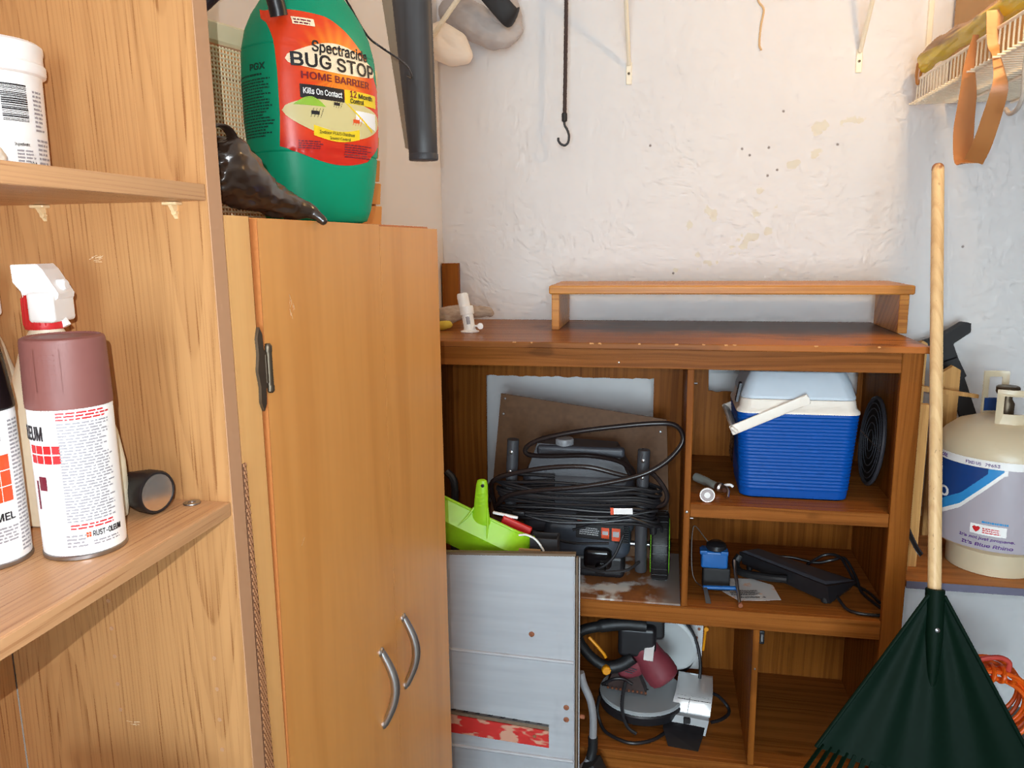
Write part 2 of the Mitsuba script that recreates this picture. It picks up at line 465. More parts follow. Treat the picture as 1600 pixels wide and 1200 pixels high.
for x, z in ((-0.475, 1.536), (-0.624, 1.536)):
    pg = join(cbox([x - 0.008, BY - 0.011, z + 0.003], [x + 0.008, BY, z + 0.006], 0.0008), prism_yz(Polygon([(BY - 0.01, z + 0.004), (BY, z + 0.004), (BY, z - 0.01)]), x - 0.002, x + 0.002), lathe([(0.0028, -0.004), (0.0028, 0.006)], 10, (x, BY, z - 0.004), 'y'))
    material('clear_peg', lin(222, 196, 150), 0.25) if 'clear_peg' not in scene else None
    part(bc, 'shelf_peg', pg, 'clear_peg', label='clear plastic shelf peg')
# scratches in the veneer
rg = random.Random(5)
sc = []
for cx, cz, l, k in ((-0.572, 1.487, 0.012, 7), (-0.59, 0.965, 0.012, 5)):
    for _ in range(k):
        x, z, a = cx + rg.uniform(-l / 2, l / 2), cz + rg.uniform(-l / 5, l / 5), rg.uniform(-0.3, 0.8)
        sc.append(grid(lambda s, t, x=x, z=z, a=a: [x + 0.008 * s * math.cos(a), BY - 0.0003, z + 0.004 * s * math.sin(a) + 0.0005 * t], 2, 1))
material('scratch', lin(232, 206, 168), 0.7)
part(bc, 'scratch', join(*sc), 'scratch', False, stuff=True)

# ---------------------------------------------------------------- things on the bookcase shelves
ZS, ZU = 1.2366, 1.5586
def facing(x, y):
    return math.degrees(math.atan2(-x, y))      # turns local -y towards the camera

def spray_can(label, x, y, black):
    can = thing('spray_can', label, 'spray can')
    R, H, a = 0.033, 0.134, facing(x, y)
    put = lambda m: move(m, (x, y, ZS), a)
    part(can, 'body', put(lathe([(0.027, 0.0), (0.0315, 0.0008), (0.0325, 0.003), (R, 0.006), (R, H - 0.004), (0.031, H)], 48)), 'white_print')
    part(can, 'bottom_rim', put(lathe([(0.0318, 0.0), (0.0336, 0.0006), (0.0336, 0.0035), (0.0325, 0.0045)], 48)), 'steel')
    f = cylinder_map(R)
    g = lambda m: put(m)
    if black:
        part(can, 'cap', put(lathe([(0.0335, H - 0.002), (0.0336, H + 0.001), (0.0325, H + 0.012), (0.030, H + 0.035), (0.0245, H + 0.07), (0.019, H + 0.085), (0.012, H + 0.088), (0.002, H + 0.089)], 40)), 'black_gloss', label='glossy black tapered cap')
        sq = [patch(f, 0.007 + i * 0.0092, 0.0155 + i * 0.0092, 0.056 + j * 0.0135, 0.0685 + j * 0.0135) for i in (-1, 0, 1) for j in (0, 1, 2)]
        parts(can, 'label_square', [g(q) for q in sq], 'print_orange')
        parts(can, 'lettering', [g(q) for q in (words(f, 'ENAMEL', -0.008, 0.0405, 0.0062, 0.032), words(f, 'INTERIOR', 0.008, 0.112, 0.0022, 0.011, bold=False), words(f, 'NAGE', 0.012, 0.108, 0.0022, 0.008, bold=False),)], 'print_black')
        part(can, 'small_print', g(join(small_print(f, 0.008, 0.027, 0.022, 0.036, 5, 8), small_print(f, 0.028, 0.043, 0.01, 0.125, 34, 9))), 'print_grey', False, stuff=True)
        part(can, 'label_figure', g(join(words(f, 'A', 0.003, 0.106, 0.014, 0.008))), 'print_purple', False, stuff=True)
    else:
        prof = [(0.0336, H - 0.003), (0.0338, H), (0.0334, H + 0.02), (0.0326, H + 0.052), (0.0318, H + 0.0545), (0.029, H + 0.056), (0.028, H + 0.0545), (0.002, H + 0.054)]
        material('brown_cap', lin(126, 78, 72), 0.5)
        cap = part(can, 'cap', put(lathe(prof, 48)), 'brown_cap', label='matte brown cap')
        fc = cylinder_map(0.0332)
        thumb = join(patch(fc, -0.0243, -0.0235, H + 0.012, H + 0.048, 0.0014), patch(fc, -0.0047, -0.0039, H + 0.012, H + 0.048, 0.0014), patch(fc, -0.024, -0.004, H + 0.0113, H + 0.0125, 0.0012), *[patch(fc, -0.020, -0.008, H + 0.018 + k * 0.004, H + 0.0191 + k * 0.004, 0.0010) for k in range(7)])
        part(cap, 'thumb_grip', put(thumb), 'brown_cap', False)
        sq = [patch(f, -0.0405 + i * 0.0076, -0.0341 + i * 0.0076, 0.0855 + j * 0.0084, 0.0925 + j * 0.0084) for i in range(4) for j in (0, 1)]
        parts(can, 'label_square', [g(q) for q in sq], 'print_red')
        parts(can, 'lettering', [g(q) for q in (words(f, 'RUST-OLEUM', -0.0785, 0.1055, 0.0115, 0.054), words(f, 'RUST-OLEUM', 0.006, 0.0195, 0.0048, 0.026),)], 'print_black')
        part(can, 'trademark', g(join(*[patch(f, 0.001 + i * 0.002, 0.0027 + i * 0.002, 0.0195 + j * 0.0024, 0.0215 + j * 0.0024) for i in (0, 1) for j in (0, 1)])), 'print_orange', False, stuff=True)
        part(can, 'small_print', g(join(small_print(f, -0.012, 0.033, 0.034, 0.121, 34, 3), small_print(f, -0.014, 0.002, 0.012, 0.024, 4, 4), small_print(f, 0.006, 0.03, 0.012, 0.017, 2, 7))), 'print_grey', False, stuff=True)
        part(can, 'warning_print', g(join(small_print(f, -0.012, 0.033, 0.122, 0.130, 3, 5), small_print(f, -0.01, 0.033, 0.0275, 0.033, 2, 6))), 'print_red', False, stuff=True)
        part(can, 'label_figure', g(join(patch(f, -0.034, -0.026, 0.062, 0.074), patch(f, -0.0385, -0.036, 0.045, 0.07))), 'print_maroon', False, stuff=True)
    return can

spray_can('white spray can with a matte brown cap standing in front of the trigger bottle', -0.503, 0.572, False)
spray_can('white spray can with a glossy black cap and orange squares, left of the brown-capped can', -0.566, 0.532, True)

material('frosted', lin(226, 218, 192), 0.35)
def trigger_sprayer(label, x, y, rz, note):
    sp = thing('trigger_sprayer', label, 'spray bottle')
    def put(m):
        m = m.copy(); m.apply_scale([1 if note else 0.76, 1, 0.962])
        return move(m, (x, y, ZS), rz)
    rings = []
    for z, a, b in ((0.0, 0.050, 0.024), (0.003, 0.057, 0.029), (0.02, 0.0600, 0.031), (0.06, 0.0595, 0.031), (0.09, 0.055, 0.030), (0.115, 0.047, 0.028), (0.14, 0.038, 0.025), (0.158, 0.031, 0.023), (0.172, 0.026, 0.022), (0.186, 0.019, 0.018), (0.195, 0.014, 0.014), (0.21, 0.0135, 0.0135)):
        t = np.arange(40) / 40 * 2 * np.pi
        rings.append(np.stack([a * np.cos(t), b * np.sin(t), np.full(40, z)], 1))
    part(sp, 'bottle', put(loft(rings)), 'frosted', label='translucent milky bottle')
    ring = [(0.0172, 0.196), (0.0178, 0.2), (0.0172, 0.226), (0.0165, 0.229)]
    part(sp, 'collar', put(join(lathe(ring, 32), *[rod([0.0175 * math.cos(k / 24 * 6.283), 0.0175 * math.sin(k / 24 * 6.283), 0.2], [0.0172 * math.cos(k / 24 * 6.283), 0.0172 * math.sin(k / 24 * 6.283), 0.226], 0.0008, 5) for k in range(24)])), 'print_red', label='red ribbed collar')
    # head: shroud sloping to the nozzle side (+x), flat at the back
    prof = Polygon([(-0.023, 0.262), (0.003, 0.2625), (0.008, 0.258), (0.0215, 0.238), (0.0205, 0.234), (0.016, 0.232), (0.006, 0.2315), (0.004, 0.228), (-0.012, 0.226), (-0.0155, 0.240), (-0.0225, 0.2475)]).buffer(-0.001).buffer(0.001)
    hd = prism(prof, 0.026)
    hd.apply_transform(rot([1, 0, 0], 90)); hd.apply_translation([0, 0.013, -0.2435]); hd.apply_scale([0.92, 1.05, 1.15]); hd.apply_translation([0.003, 0, 0.2365])
    part(sp, 'head', put(hd), 'white_plastic', 20)
    part(sp, 'trigger_body', put(rbox([-0.005, -0.0195, 0.2025], [0.0195, 0.0195, 0.232], 0.004)), 'white_plastic')
    part(sp, 'nozzle', put(lathe([(0.005, 0.0), (0.006, 0.002), (0.006, 0.008), (0.004, 0.010)], 20, (0.014, 0, 0.238), 'x')), 'white_plastic')
    tr = tube(spline([(0.008, 0, 0.234), (0.015, 0, 0.222), (0.015, 0, 0.208), (0.020, 0, 0.198)], 6), 0.004, 8)
    part(sp, 'trigger', put(tr), 'white_plastic')
    if note:
        def oval(u, v, w):
            return [u + 0.030, -(0.031 + w) * math.sqrt(max(0.02, 1 - ((u + 0.030) / (0.060 - 0.12 * max(0, v - 0.075))) ** 2)), v]
        hw = []
        for pts in ([(0, 0), (0.003, -0.016)], [(0.009, 0.001), (0.002, -0.007), (0.009, -0.015)], [(0.013, -0.004), (0.0135, -0.013)], [(0.017, 0.003), (0.0175, -0.013)], [(0.021, 0.003), (0.0215, -0.013)], [(0.0245, -0.009), (0.0295, -0.007), (0.0265, -0.003), (0.024, -0.009), (0.029, -0.014)], [(0.0325, -0.003), (0.033, -0.013)], [(0.0325, -0.006), (0.037, -0.003)]):
            q = spline([(0.010 + (b * -1.0) * 0.8, 0.118 - a * 1.5) for a, b in pts], 5)
            hw.append(tube(np.array([oval(u, v, 0.0002) for u, v in q]), 0.0005, 5))
        part(sp, 'handwriting', put(join(*hw)), 'print_black', False, label='word Killer written down the bottle in marker', stuff=True)
    return sp
trigger_sprayer('milky trigger spray bottle with white head and red collar behind the brown-capped can', -0.572, 0.632, 12, True)
trigger_sprayer('white-headed trigger spray bottle at the left edge, behind the black-capped can', -0.684, 0.668, 12, False)

# purple bottle just inside the left edge
pb = thing('purple_bottle', 'small translucent purple bottle at the left edge of the lower shelf', 'bottle')
material('purple_plastic', lin(88, 34, 92), 0.15)
part(pb, 'body', lathe([(0.024, 0), (0.027, 0.002), (0.0275, 0.05), (0.024, 0.062), (0.012, 0.072), (0.011, 0.078)], 32, (-0.5385, 0.447, ZS)), 'purple_plastic')
part(pb, 'cap', lathe([(0.013, 0.078), (0.0135, 0.08), (0.013, 0.098), (0.011, 0.1)], 24, (-0.5385, 0.447, ZS)), 'black_plastic')

# flashlight lying on its side, lens to the right
fl = thing('flashlight', 'black flashlight lying on the oak shelf with its lens towards the room', 'flashlight')
FO, FE = np.array([-0.5545, 0.676, ZS + 0.0165]), np.array([0.97, -0.24, 0.0]); FE /= np.linalg.norm(FE)
FP = np.cross([0, 0, 1.0], FE)
def fput(profile, n=40):
    m = lathe(profile, n)
    return basis(m, np.cross([0, 0, 1.0], FE), [0, 0, 1.0], FE, FO + [0, 0, 0.0055])
part(fl, 'barrel', fput([(0.008, -0.028), (0.0135, -0.024), (0.0135, 0.0), (0.0145, 0.006), (0.0145, 0.016), (0.0215, 0.05), (0.0218, 0.062), (0.0205, 0.0645), (0.0188, 0.0645), (0.0186, 0.0605), (0.0145, 0.053), (0.0085, 0.044), (0.002, 0.041)]), 'black_plastic')
part(fl, 'reflector', fput([(0.0184, 0.0635), (0.0182, 0.063), (0.014, 0.056), (0.008, 0.0475), (0.003, 0.044)][::-1]), 'chrome', label='mirror reflector')
scene['lens_glass'] = {'type': 'thindielectric', 'int_ior': 1.5}
part(fl, 'lens', fput([(0.0, 0.0641), (0.0185, 0.0641)]), 'lens_glass', False)
part(fl, 'bulb', fput([(0.0025, 0.045), (0.0025, 0.052), (0.0015, 0.055)], 16), 'steel')
part(fl, 'switch', basis(rbox([-0.006, 0.0125, -0.03], [0.006, 0.0165, -0.006], 0.002), FP, [0, 0, 1], FE, FO + [0, 0, 0.0055]), 'charcoal_plastic')

single('washer', lathe([(0.004, 0.0), (0.0085, 0.0), (0.0088, 0.0008), (0.0085, 0.0016), (0.004, 0.0016), (0.004, 0.0)], 28, (-0.478, 0.6935, ZS)), 'steel', 'small grey metal washer on the oak shelf in front of the flashlight', 'washer')

# white tub on the upper shelf
tb = thing('plastic_tub', 'white plastic tub with a snap lid and a barcode on the upper oak shelf', 'tub')
TC = (-0.607, 0.640, ZU)
ta = facing(TC[0], TC[1])
part(tb, 'body', lathe([(0.036, 0), (0.039, 0.002), (0.040, 0.006), (0.0412, 0.094), (0.0412, 0.1)], 48, TC), 'white_plastic')
part(tb, 'lid', lathe([(0.0412, 0.094), (0.0445, 0.0955), (0.0452, 0.098), (0.0452, 0.104), (0.0435, 0.106), (0.0435, 0.114), (0.0445, 0.116), (0.0442, 0.121), (0.041, 0.1235), (0.039, 0.121), (0.002, 0.1205)], 48, TC), 'white_plastic')
fT = cylinder_map(0.0412)
tput = lambda m: move(m, TC, ta)
rgb_ = random.Random(2)
bars, v = [], 0.052
while v < 0.084:
    h = rgb_.choice((0.0004, 0.0008, 0.0012))
    bars.append(patch(fT, 0.006, 0.028, v, v + h)); v += h + rgb_.choice((0.0004, 0.0006, 0.001))
part(tb, 'barcode', tput(join(*bars)), 'print_black', False, stuff=True)
part(tb, 'small_print', tput(join(small_print(fT, 0.034, 0.046, 0.045, 0.082, 10, 31), small_print(fT, 0.034, 0.05, 0.008, 0.04, 8, 32), small_print(fT, 0.014, 0.031, 0.017, 0.029, 4, 33))), 'print_grey', False, stuff=True)
parts(tb, 'lettering', [tput(q) for q in (words(fT, 'Ingredients:', 0.0125, 0.031, 0.0026, 0.013, bold=False), words(fT, 'U.S.A.', 0.024, 0.015, 0.0026, 0.007, bold=False),)], 'print_black')

# crumpled clear wrapper in front of the tub
material('clear_wrap', lin(214, 206, 190), 0.12, spec=0.9)
wm = trimesh.creation.icosphere(4, 1.0)
wm.vertices *= [0.026, 0.016, 0.014]
wm = disp(wm, 0.006, 55, 3, 3); wm.apply_translation([-0.571, 0.578, 0])
wm.apply_translation([0, 0, ZU - wm.vertices[:, 2].min()])
single('crumpled_wrapper', wm, 'clear_wrap', 'crumpled clear plastic wrapper lying in front of the white tub', 'wrapper', False)

# dark bottle lying on the bottom shelf
bb = thing('dark_bottle', 'dark bottle with a pale green band lying on the lowest oak shelf', 'bottle')
BO = (-0.585, 0.60, 0.8867)
bq = lambda pr_: move(lathe(pr_, 32, (0, 0, 0), 'x'), (BO[0], BO[1], BO[2] + 0.031), rz=-14)
part(bb, 'body', bq([(0.02, -0.03), (0.03, -0.026), (0.031, 0.0), (0.031, 0.09), (0.028, 0.10), (0.013, 0.12), (0.0125, 0.15), (0.01, 0.152)]), 'black_gloss')
part(bb, 'label_band', bq([(0.0312, 0.004), (0.0315, 0.0045), (0.0315, 0.028), (0.0312, 0.0285)]), material('green_label', lin(126, 150, 84), 0.4), label='pale green label band')
part(bb, 'cap', bq([(0.016, -0.062), (0.019, -0.06), (0.019, -0.034), (0.02, -0.03)]), material('grey_cap', lin(170, 150, 140), 0.5))

# ---------------------------------------------------------------- tall cabinet beyond the bookcase
cb = thing('tall_cabinet', 'tall honey-coloured laminate cabinet with two doors and bow handles', 'cabinet')
CX0, CX1, CY0, CY1, CT = -0.735, -0.457, 0.735, 1.478, 1.530
part(cb, 'side_panel', cbox([CX0, CY0, 0], [CX1, CY0 + 0.016, CT - 0.017]), 'cabinet_pale', False)
part(cb, 'side_panel', cbox([CX0, CY1 - 0.016, 0], [CX1, CY1, CT - 0.017]), 'cabinet_laminate', False)
part(cb, 'top_panel', cbox([CX0, CY0, CT - 0.0165], [CX1 + 0.002, CY1 - 0.006, CT], 0.001), 'cabinet_edge', False)
part(cb, 'back_panel', cbox([CX0, CY0 + 0.016, 0], [CX0 + 0.005, CY1 - 0.016, CT - 0.017]), 'cabinet_laminate', False)
part(cb, 'bottom_panel', cbox([CX0 + 0.006, CY0 + 0.017, 0.07], [CX1, CY1 - 0.017, 0.086]), 'cabinet_laminate', False)
# pale face frame stile
part(cb, 'stile', hexa([(CX1 + 0.0005, 0.735, 0), (CX1 + 0.016, 0.735, 0), (CX1 + 0.016, 0.7815, 0), (CX1 + 0.0005, 0.7815, 0)], [(CX1 + 0.0005, 0.735, CT), (CX1 + 0.016, 0.735, CT), (CX1 + 0.016, 0.7815, CT), (CX1 + 0.0005, 0.7815, CT)]), 'cabinet_pale', False, label='pale yellow stile beside the doors')
def door(y0b, y0t, y1, z0, z1, hy, hz):
    xa, xb = CX1 + 0.003, -0.4395
    d = part(cb, 'door', hexa([(xa, y0b, z0), (xb, y0b, z0), (xb, y1, z0), (xa, y1, z0)], [(xa, y0t, z1), (xb, y0t, z1), (xb, y1, z1), (xa, y1, z1)]), 'cabinet_laminate', False)
    # bow handle
    arc = [(xb + 0.002 + 0.019 * math.sin(math.pi * t), hy + 0.004 * math.sin(math.pi * t), hz - 0.064 + 0.128 * t) for t in np.linspace(0, 1, 22)]
    part(d, 'handle', join(tube(arc, [0.0058 + 0.0018 * math.sin(math.pi * t) for t in np.linspace(0, 1, 22)], 12), lathe([(0.008, 0), (0.008, 0.002), (0.0062, 0.004)], 14, (xb, hy, hz - 0.064), 'x'), lathe([(0.008, 0), (0.008, 0.002), (0.0062, 0.004)], 14, (xb, hy, hz + 0.064), 'x')), 'satin_nickel', label='satin metal bow handle')
    return d
d1 = door(0.772, 0.7965, 1.1680, 0.09, 1.5285, 1.096, 0.786)
d2 = door(1.1695, 1.1695, 1.483, 0.09, 1.526, 1.205, 0.791)
part(d1, 'edge_strip', hexa([(CX1 + 0.0028, 0.7708, 0.0905), (-0.4393, 0.7708, 0.0905), (-0.4393, 0.7722, 0.0905), (CX1 + 0.0028, 0.7722, 0.0905)], [(CX1 + 0.0028, 0.7953, 1.528), (-0.4393, 0.7953, 1.528), (-0.4393, 0.7967, 1.528), (CX1 + 0.0028, 0.7967, 1.528)]), 'cabinet_edge', False)
rg = random.Random(8)
scr = [grid(lambda s, t, y=y, z=z, a=a, l=l: [-0.4390, y + l * s * math.sin(a) + 0.0009 * t, z + l * s * math.cos(a)], 2, 1) for y, z, a, l in [(0.865 + rg.uniform(-0.006, 0.006), 1.425 + rg.uniform(-0.016, 0.012), rg.uniform(-0.7, 0.7), rg.uniform(0.003, 0.009)) for _ in range(10)] + [(0.85, 1.13, 0.9, 0.012)]]
part(d1, 'scratch', join(*scr), material('laminate_scratch', lin(246, 216, 170), 0.6), False, stuff=True)
# surface hinge
hz0, hy0 = 1.363, 0.782
hg = part(cb, 'hinge', prism_yz(Polygon([(0.7815, hz0 - 0.046), (0.7765, hz0 - 0.036), (0.7775, hz0 - 0.018), (0.7735, hz0), (0.7775, hz0 + 0.018), (0.7765, hz0 + 0.036), (0.7815, hz0 + 0.048), (0.787, hz0 + 0.04), (0.7885, hz0 + 0.022), (0.792, hz0 + 0.02), (0.792, hz0 - 0.02), (0.7885, hz0 - 0.022), (0.787, hz0 - 0.038)]), CX1 + 0.0155, CX1 + 0.0195), 'dark_bronze', label='aged bronze surface hinge')
part(hg, 'knuckle', join(lathe([(0.0028, 0), (0.0045, 0.002), (0.0045, 0.008), (0.004, 0.009), (0.004, 0.046), (0.0045, 0.047), (0.0045, 0.053), (0.0028, 0.056)], 14, (-0.4375, 0.7975, hz0 - 0.028)), rbox([-0.440, 0.790, hz0 - 0.017], [-0.4365, 0.800, hz0 + 0.017], 0.0015, 1)), 'dark_bronze')

# woven cane sheet slipped between bookcase and cabinet
cn = thing('cane_panel', 'thin strip of woven brown cane sheet between the bookcase and the tall cabinet', 'woven panel')
material('cane', lin(150, 100, 62), 0.6)
material('cane_dark', lin(104, 66, 40), 0.7)
part(cn, 'backing', hexa([(-0.4400, 0.7305, 0.3), (-0.4385, 0.7305, 0.3), (-0.4385, 0.764, 0.3), (-0.4400, 0.764, 0.3)], [(-0.4400, 0.7305, 1.27), (-0.4385, 0.7305, 1.27), (-0.4385, 0.7365, 1.27), (-0.4400, 0.7365, 1.27)]), 'cane_dark', False)
beads = []
k = 0
z = 0.62
while z < 1.268:
    w1 = 0.7365 + (1.27 - z) / 0.97 * 0.0275
    y = 0.7315 + (0.0018 if k % 2 else 0)
    while y < w1 - 0.001:
        beads.append(hexa([(-0.4386, y - 0.0014, z), (-0.4372, y - 0.0006, z), (-0.4372, y + 0.0006, z), (-0.4386, y + 0.0014, z)], [(-0.4386, y - 0.0012, z + 0.0034), (-0.4376, y - 0.0005, z + 0.0034), (-0.4376, y + 0.0005, z + 0.0034), (-0.4386, y + 0.0012, z + 0.0034)]))
        y += 0.0036
    z += 0.0042; k += 1
wv = part(cn, 'weave', join(*beads), 'cane', False)
labels[wv] = {'kind': 'stuff'}

# ---------------------------------------------------------------- on the cabinet: jug, bag, basket
jg = thing('pesticide_jug', 'large green plastic jug of bug killer with an orange label on the tall cabinet', 'jug')
material('jug_green', lin(0, 146, 107), 0.45, spec=0.3)
JO = np.array([-0.517, 1.121, CT])
jphi = math.radians(62)
E1, EN = np.array([math.cos(jphi), math.sin(jphi), 0]), np.array([math.sin(jphi), -math.cos(jphi), 0])
JP = [(0.0, 0.062, 0.044), (0.004, 0.072, 0.052), (0.02, 0.078, 0.057), (0.06, 0.086, 0.063), (0.095, 0.091, 0.066), (0.0965, 0.089, 0.0645), (0.099, 0.0915, 0.0665), (0.14, 0.0945, 0.0685), (0.20, 0.0945, 0.0685), (0.235, 0.0925, 0.067), (0.2365, 0.0905, 0.0655), (0.239, 0.092, 0.0665), (0.265, 0.086, 0.062), (0.285, 0.077, 0.056), (0.305, 0.064, 0.047), (0.322, 0.05, 0.038), (0.336, 0.036, 0.03), (0.345, 0.027, 0.026), (0.375, 0.026, 0.026)]
def jug_ab(z):
    zs = [q[0] for q in JP]
    return np.interp(z, zs, [q[1] * 1.05 for q in JP]), np.interp(z, zs, [q[2] for q in JP])
def jug_ring(z, a, b, n=160, p=2.7):
    t = np.arange(n) / n * 2 * np.pi
    u = a * np.sign(np.cos(t)) * np.abs(np.cos(t)) ** (2 / p)
    w = b * np.sign(np.sin(t)) * np.abs(np.sin(t)) ** (2 / p)
    return JO + u[:, None] * E1 - w[:, None] * EN + np.array([0, 0, z])
part(jg, 'body', loft([jug_ring(z, a * 1.05, b) for z, a, b in JP]), 'jug_green', 50)
def jug_map(u, v, w):
    a, b = jug_ab(v)
    p = 2.7
    q = min(abs(u) / a, 0.995)
    return JO + u * E1 + (b * (1 - q ** p) ** (1 / p) + w) * EN + np.array([0, 0, v])
def jug_side(u, v, w):      # on the narrow left side
    a, b = jug_ab(v)
    p = 2.7
    q = min(abs(u) / b, 0.995)
    return JO - (a * (1 - q ** p) ** (1 / p) + w) * E1 + u * EN + np.array([0, 0, v])
def outline(lo, hi, u0, u1, nu, nv, w, ulo=None):
    return grid(lambda s, t: jug_map(u0 + (u1 - u0) * s, lo(s) + (hi(s) - lo(s)) * t, w), nu, nv)
lab_lo = lambda s: 0.112 - 0.026 * math.sin(math.pi * min(1, 0.12 + 0.88 * s)) - 0.012 * s + 0.03 * max(0, s - 0.8) / 0.2 * 0.5
lab_hi = lambda s: 0.282 - 0.006 * s if s < 0.4 else 0.2796 - 0.085 * ((s - 0.4) / 0.6) ** 1.7
def _jug_label(p, n, uv):
    # printed artwork: a burst from orange to red
    q = mi.Vector3f(p.x - float(JO[0]), p.y - float(JO[1]), p.z - float(JO[2]))
    u = q.x * float(E1[0]) + q.y * float(E1[1])
    r = dr.sqrt(dr.square(u) + dr.square((q.z - 0.215) * 1.0))
    a = dr.atan2(q.z - 0.2, u + 0.01)
    ray_ = 0.5 + 0.5 * dr.sin(a * 22)
    c = mix(lin(248, 150, 40), lin(226, 62, 22), smoothstep(0.015, 0.075, r + ray_ * 0.012))
    return mix(c, lin(206, 40, 24), smoothstep(0.125, 0.10, q.z))
material('jug_label_print', proc(_jug_label), 0.35)
part(jg, 'label', outline(lab_lo, lab_hi, -0.088, 0.080, 80, 50, 0.0012), 'jug_label_print', True)
# picture strip: pale tiles, grass, walkway
pic = lambda lo, hi, u0, u1, w=0.0009: outline(lo, hi, u0, u1, 50, 16, w + 0.0010)
part(jg, 'picture', pic(lambda s: 0.150 - 0.032 * math.sin(math.pi * s) ** 0.55 - 0.004 * s, lambda s: 0.150 + 0.022 * math.sin(math.pi * s) ** 0.4 - 0.002, -0.0865, 0.077), material('label_tan', lin(214, 198, 140), 0.4), True, label='oval picture of paving on the label')
part(jg, 'picture_grass', pic(lambda s: 0.157, lambda s: 0.157 + 0.012 * math.sin(math.pi * s), -0.075, -0.03, 0.0014), material('label_green', lin(150, 190, 60), 0.4), True)
part(jg, 'picture_wall', pic(lambda s: 0.146 - 0.012 * s, lambda s: 0.158, 0.022, 0.066, 0.0014), 'white_print', True)
bug = lambda u, v, k: join(patch(jug_map, u - 0.005 * k, u + 0.005 * k, v - 0.002 * k, v + 0.002 * k, 0.0030, 3), *[patch(jug_map, u - 0.006 * k + j * 0.004 * k, u - 0.0055 * k + j * 0.004 * k, v - 0.005 * k, v + 0.005 * k, 0.0030, 1, 0.4) for j in range(4)])
part(jg, 'picture_bug', join(bug(-0.047, 0.148, 1.2), bug(-0.012, 0.163, 1.0)), 'print_black', False)
part(jg, 'picture_roach', bug(0.022, 0.143, 1.2), 'print_orange', False)
part(jg, 'picture_line', pic(lambda s: 0.166 - 0.036 * s, lambda s: 0.168 - 0.034 * s, 0.004, 0.056, 0.0016), 'print_yellow', True)
parts(jg, 'yellow_banner', (pic(lambda s: 0.1665, lambda s: 0.1845, 0.003, 0.069, 0.0012), pic(lambda s: 0.118 - 0.006 * math.sin(3.14 * s), lambda s: 0.132 - 0.006 * math.sin(3.14 * s), -0.05, 0.028, 0.0016)), 'print_yellow', True)
part(jg, 'black_banner', pic(lambda s: 0.1665, lambda s: 0.184, -0.066, 0.002, 0.0014), 'print_black', True)
parts(jg, 'white_banner', (pic(lambda s: 0.2615, lambda s: 0.2715, -0.066, -0.036, 0.0012), pic(lambda s: 0.216 - 0.0115 * math.sin(math.pi * s) ** 0.3, lambda s: 0.216 + (0.012 + 0.016 * math.sin(math.pi * s)) * math.sin(math.pi * s) ** 0.3, -0.080, 0.070, 0.0008)), material('label_glow', lin(250, 226, 190), 0.4), True)
parts(jg, 'lettering_black', (words(jug_map, 'BUG STOP', -0.075, 0.2075, 0.0170, 0.140, 0.0032), words(jug_map, 'Spectracide', -0.047, 0.2285, 0.0140, 0.098, 0.0032, slant=0.12), words(jug_map, 'Control', 0.012, 0.1675, 0.006, 0.026, 0.0032), words(jug_map, 'Month', 0.028, 0.1755, 0.006, 0.03, 0.0032), words(jug_map, 'Indoor PLUS Outdoor', -0.042, 0.121, 0.0042, 0.06, 0.0036, bold=False), words(jug_map, 'Insect Control', -0.026, 0.1145, 0.0036, 0.036, 0.0036, bold=False),), 'print_black')
parts(jg, 'lettering_white', (words(jug_map, 'Kills On Contact', -0.0625, 0.172, 0.0075, 0.06, 0.0032),), 'white_print')
parts(jg, 'lettering_red', (words(jug_map, 'HOME BARRIER', -0.064, 0.1915, 0.0088, 0.115, 0.0032), words(jug_map, '12', 0.012, 0.1755, 0.0085, 0.012, 0.0032),), material('label_maroon', lin(120, 24, 40), 0.4))
part(jg, 'small_print', join(small_print(jug_map, -0.064, -0.039, 0.263, 0.271, 2, 41, w=0.0024), small_print(jug_map, -0.07, -0.035, 0.10, 0.112, 4, 42, w=0.0022), small_print(jug_map, 0.0, 0.055, 0.092, 0.112, 6, 43, w=0.0022)), 'print_maroon', False, stuff=True)
part(jg, 'side_print', join(words(jug_side, 'PGX', -0.002, 0.2035, 0.0085, 0.03, 0.0006), small_print(jug_side, -0.048, 0.03, 0.196, 0.201, 1, 44, w=0.0006), small_print(jug_side, -0.045, 0.04, 0.116, 0.194, 20, 45, w=0.0006)), material('jug_print', lin(0, 62, 48), 0.45), False, label='dark instructions printed on the side', stuff=True)
# lug on the shoulder, neck cap, spray wand in its clip
lug = prism(Polygon([(-0.016, -0.02), (0.014, -0.02), (0.014, 0.006), (0.004, 0.015), (-0.006, 0.015), (-0.016, 0.008)]).difference(Point(0.0, 0.002).buffer(0.0028)), 0.007)
lug = basis(lug, E1, [0, 0, 1], EN, JO + E1 * 0.070 + np.array([0, 0, 0.300]))
part(jg, 'lug', lug, 'jug_green')
part(jg, 'cap', lathe([(0.028, 0.352), (0.031, 0.354), (0.031, 0.388), (0.028, 0.392)], 32, JO), 'black_plastic')
wand = join(tube(spline([JO + E1 * -0.084 + EN * 0.050 + [0, 0, 0.268], JO + E1 * -0.094 + EN * 0.052 + [0, 0, 0.298], JO + E1 * -0.110 + EN * 0.048 + [0, 0, 0.335], JO + E1 * -0.118 + EN * 0.04 + [0, 0, 0.37]], 6), [0.0115] * 6 + [0.0125] * 6 + [0.0115] * 7, 14))
wd = part(jg, 'sprayer', wand, 'black_plastic', label='black sprayer handle clipped to the shoulder')
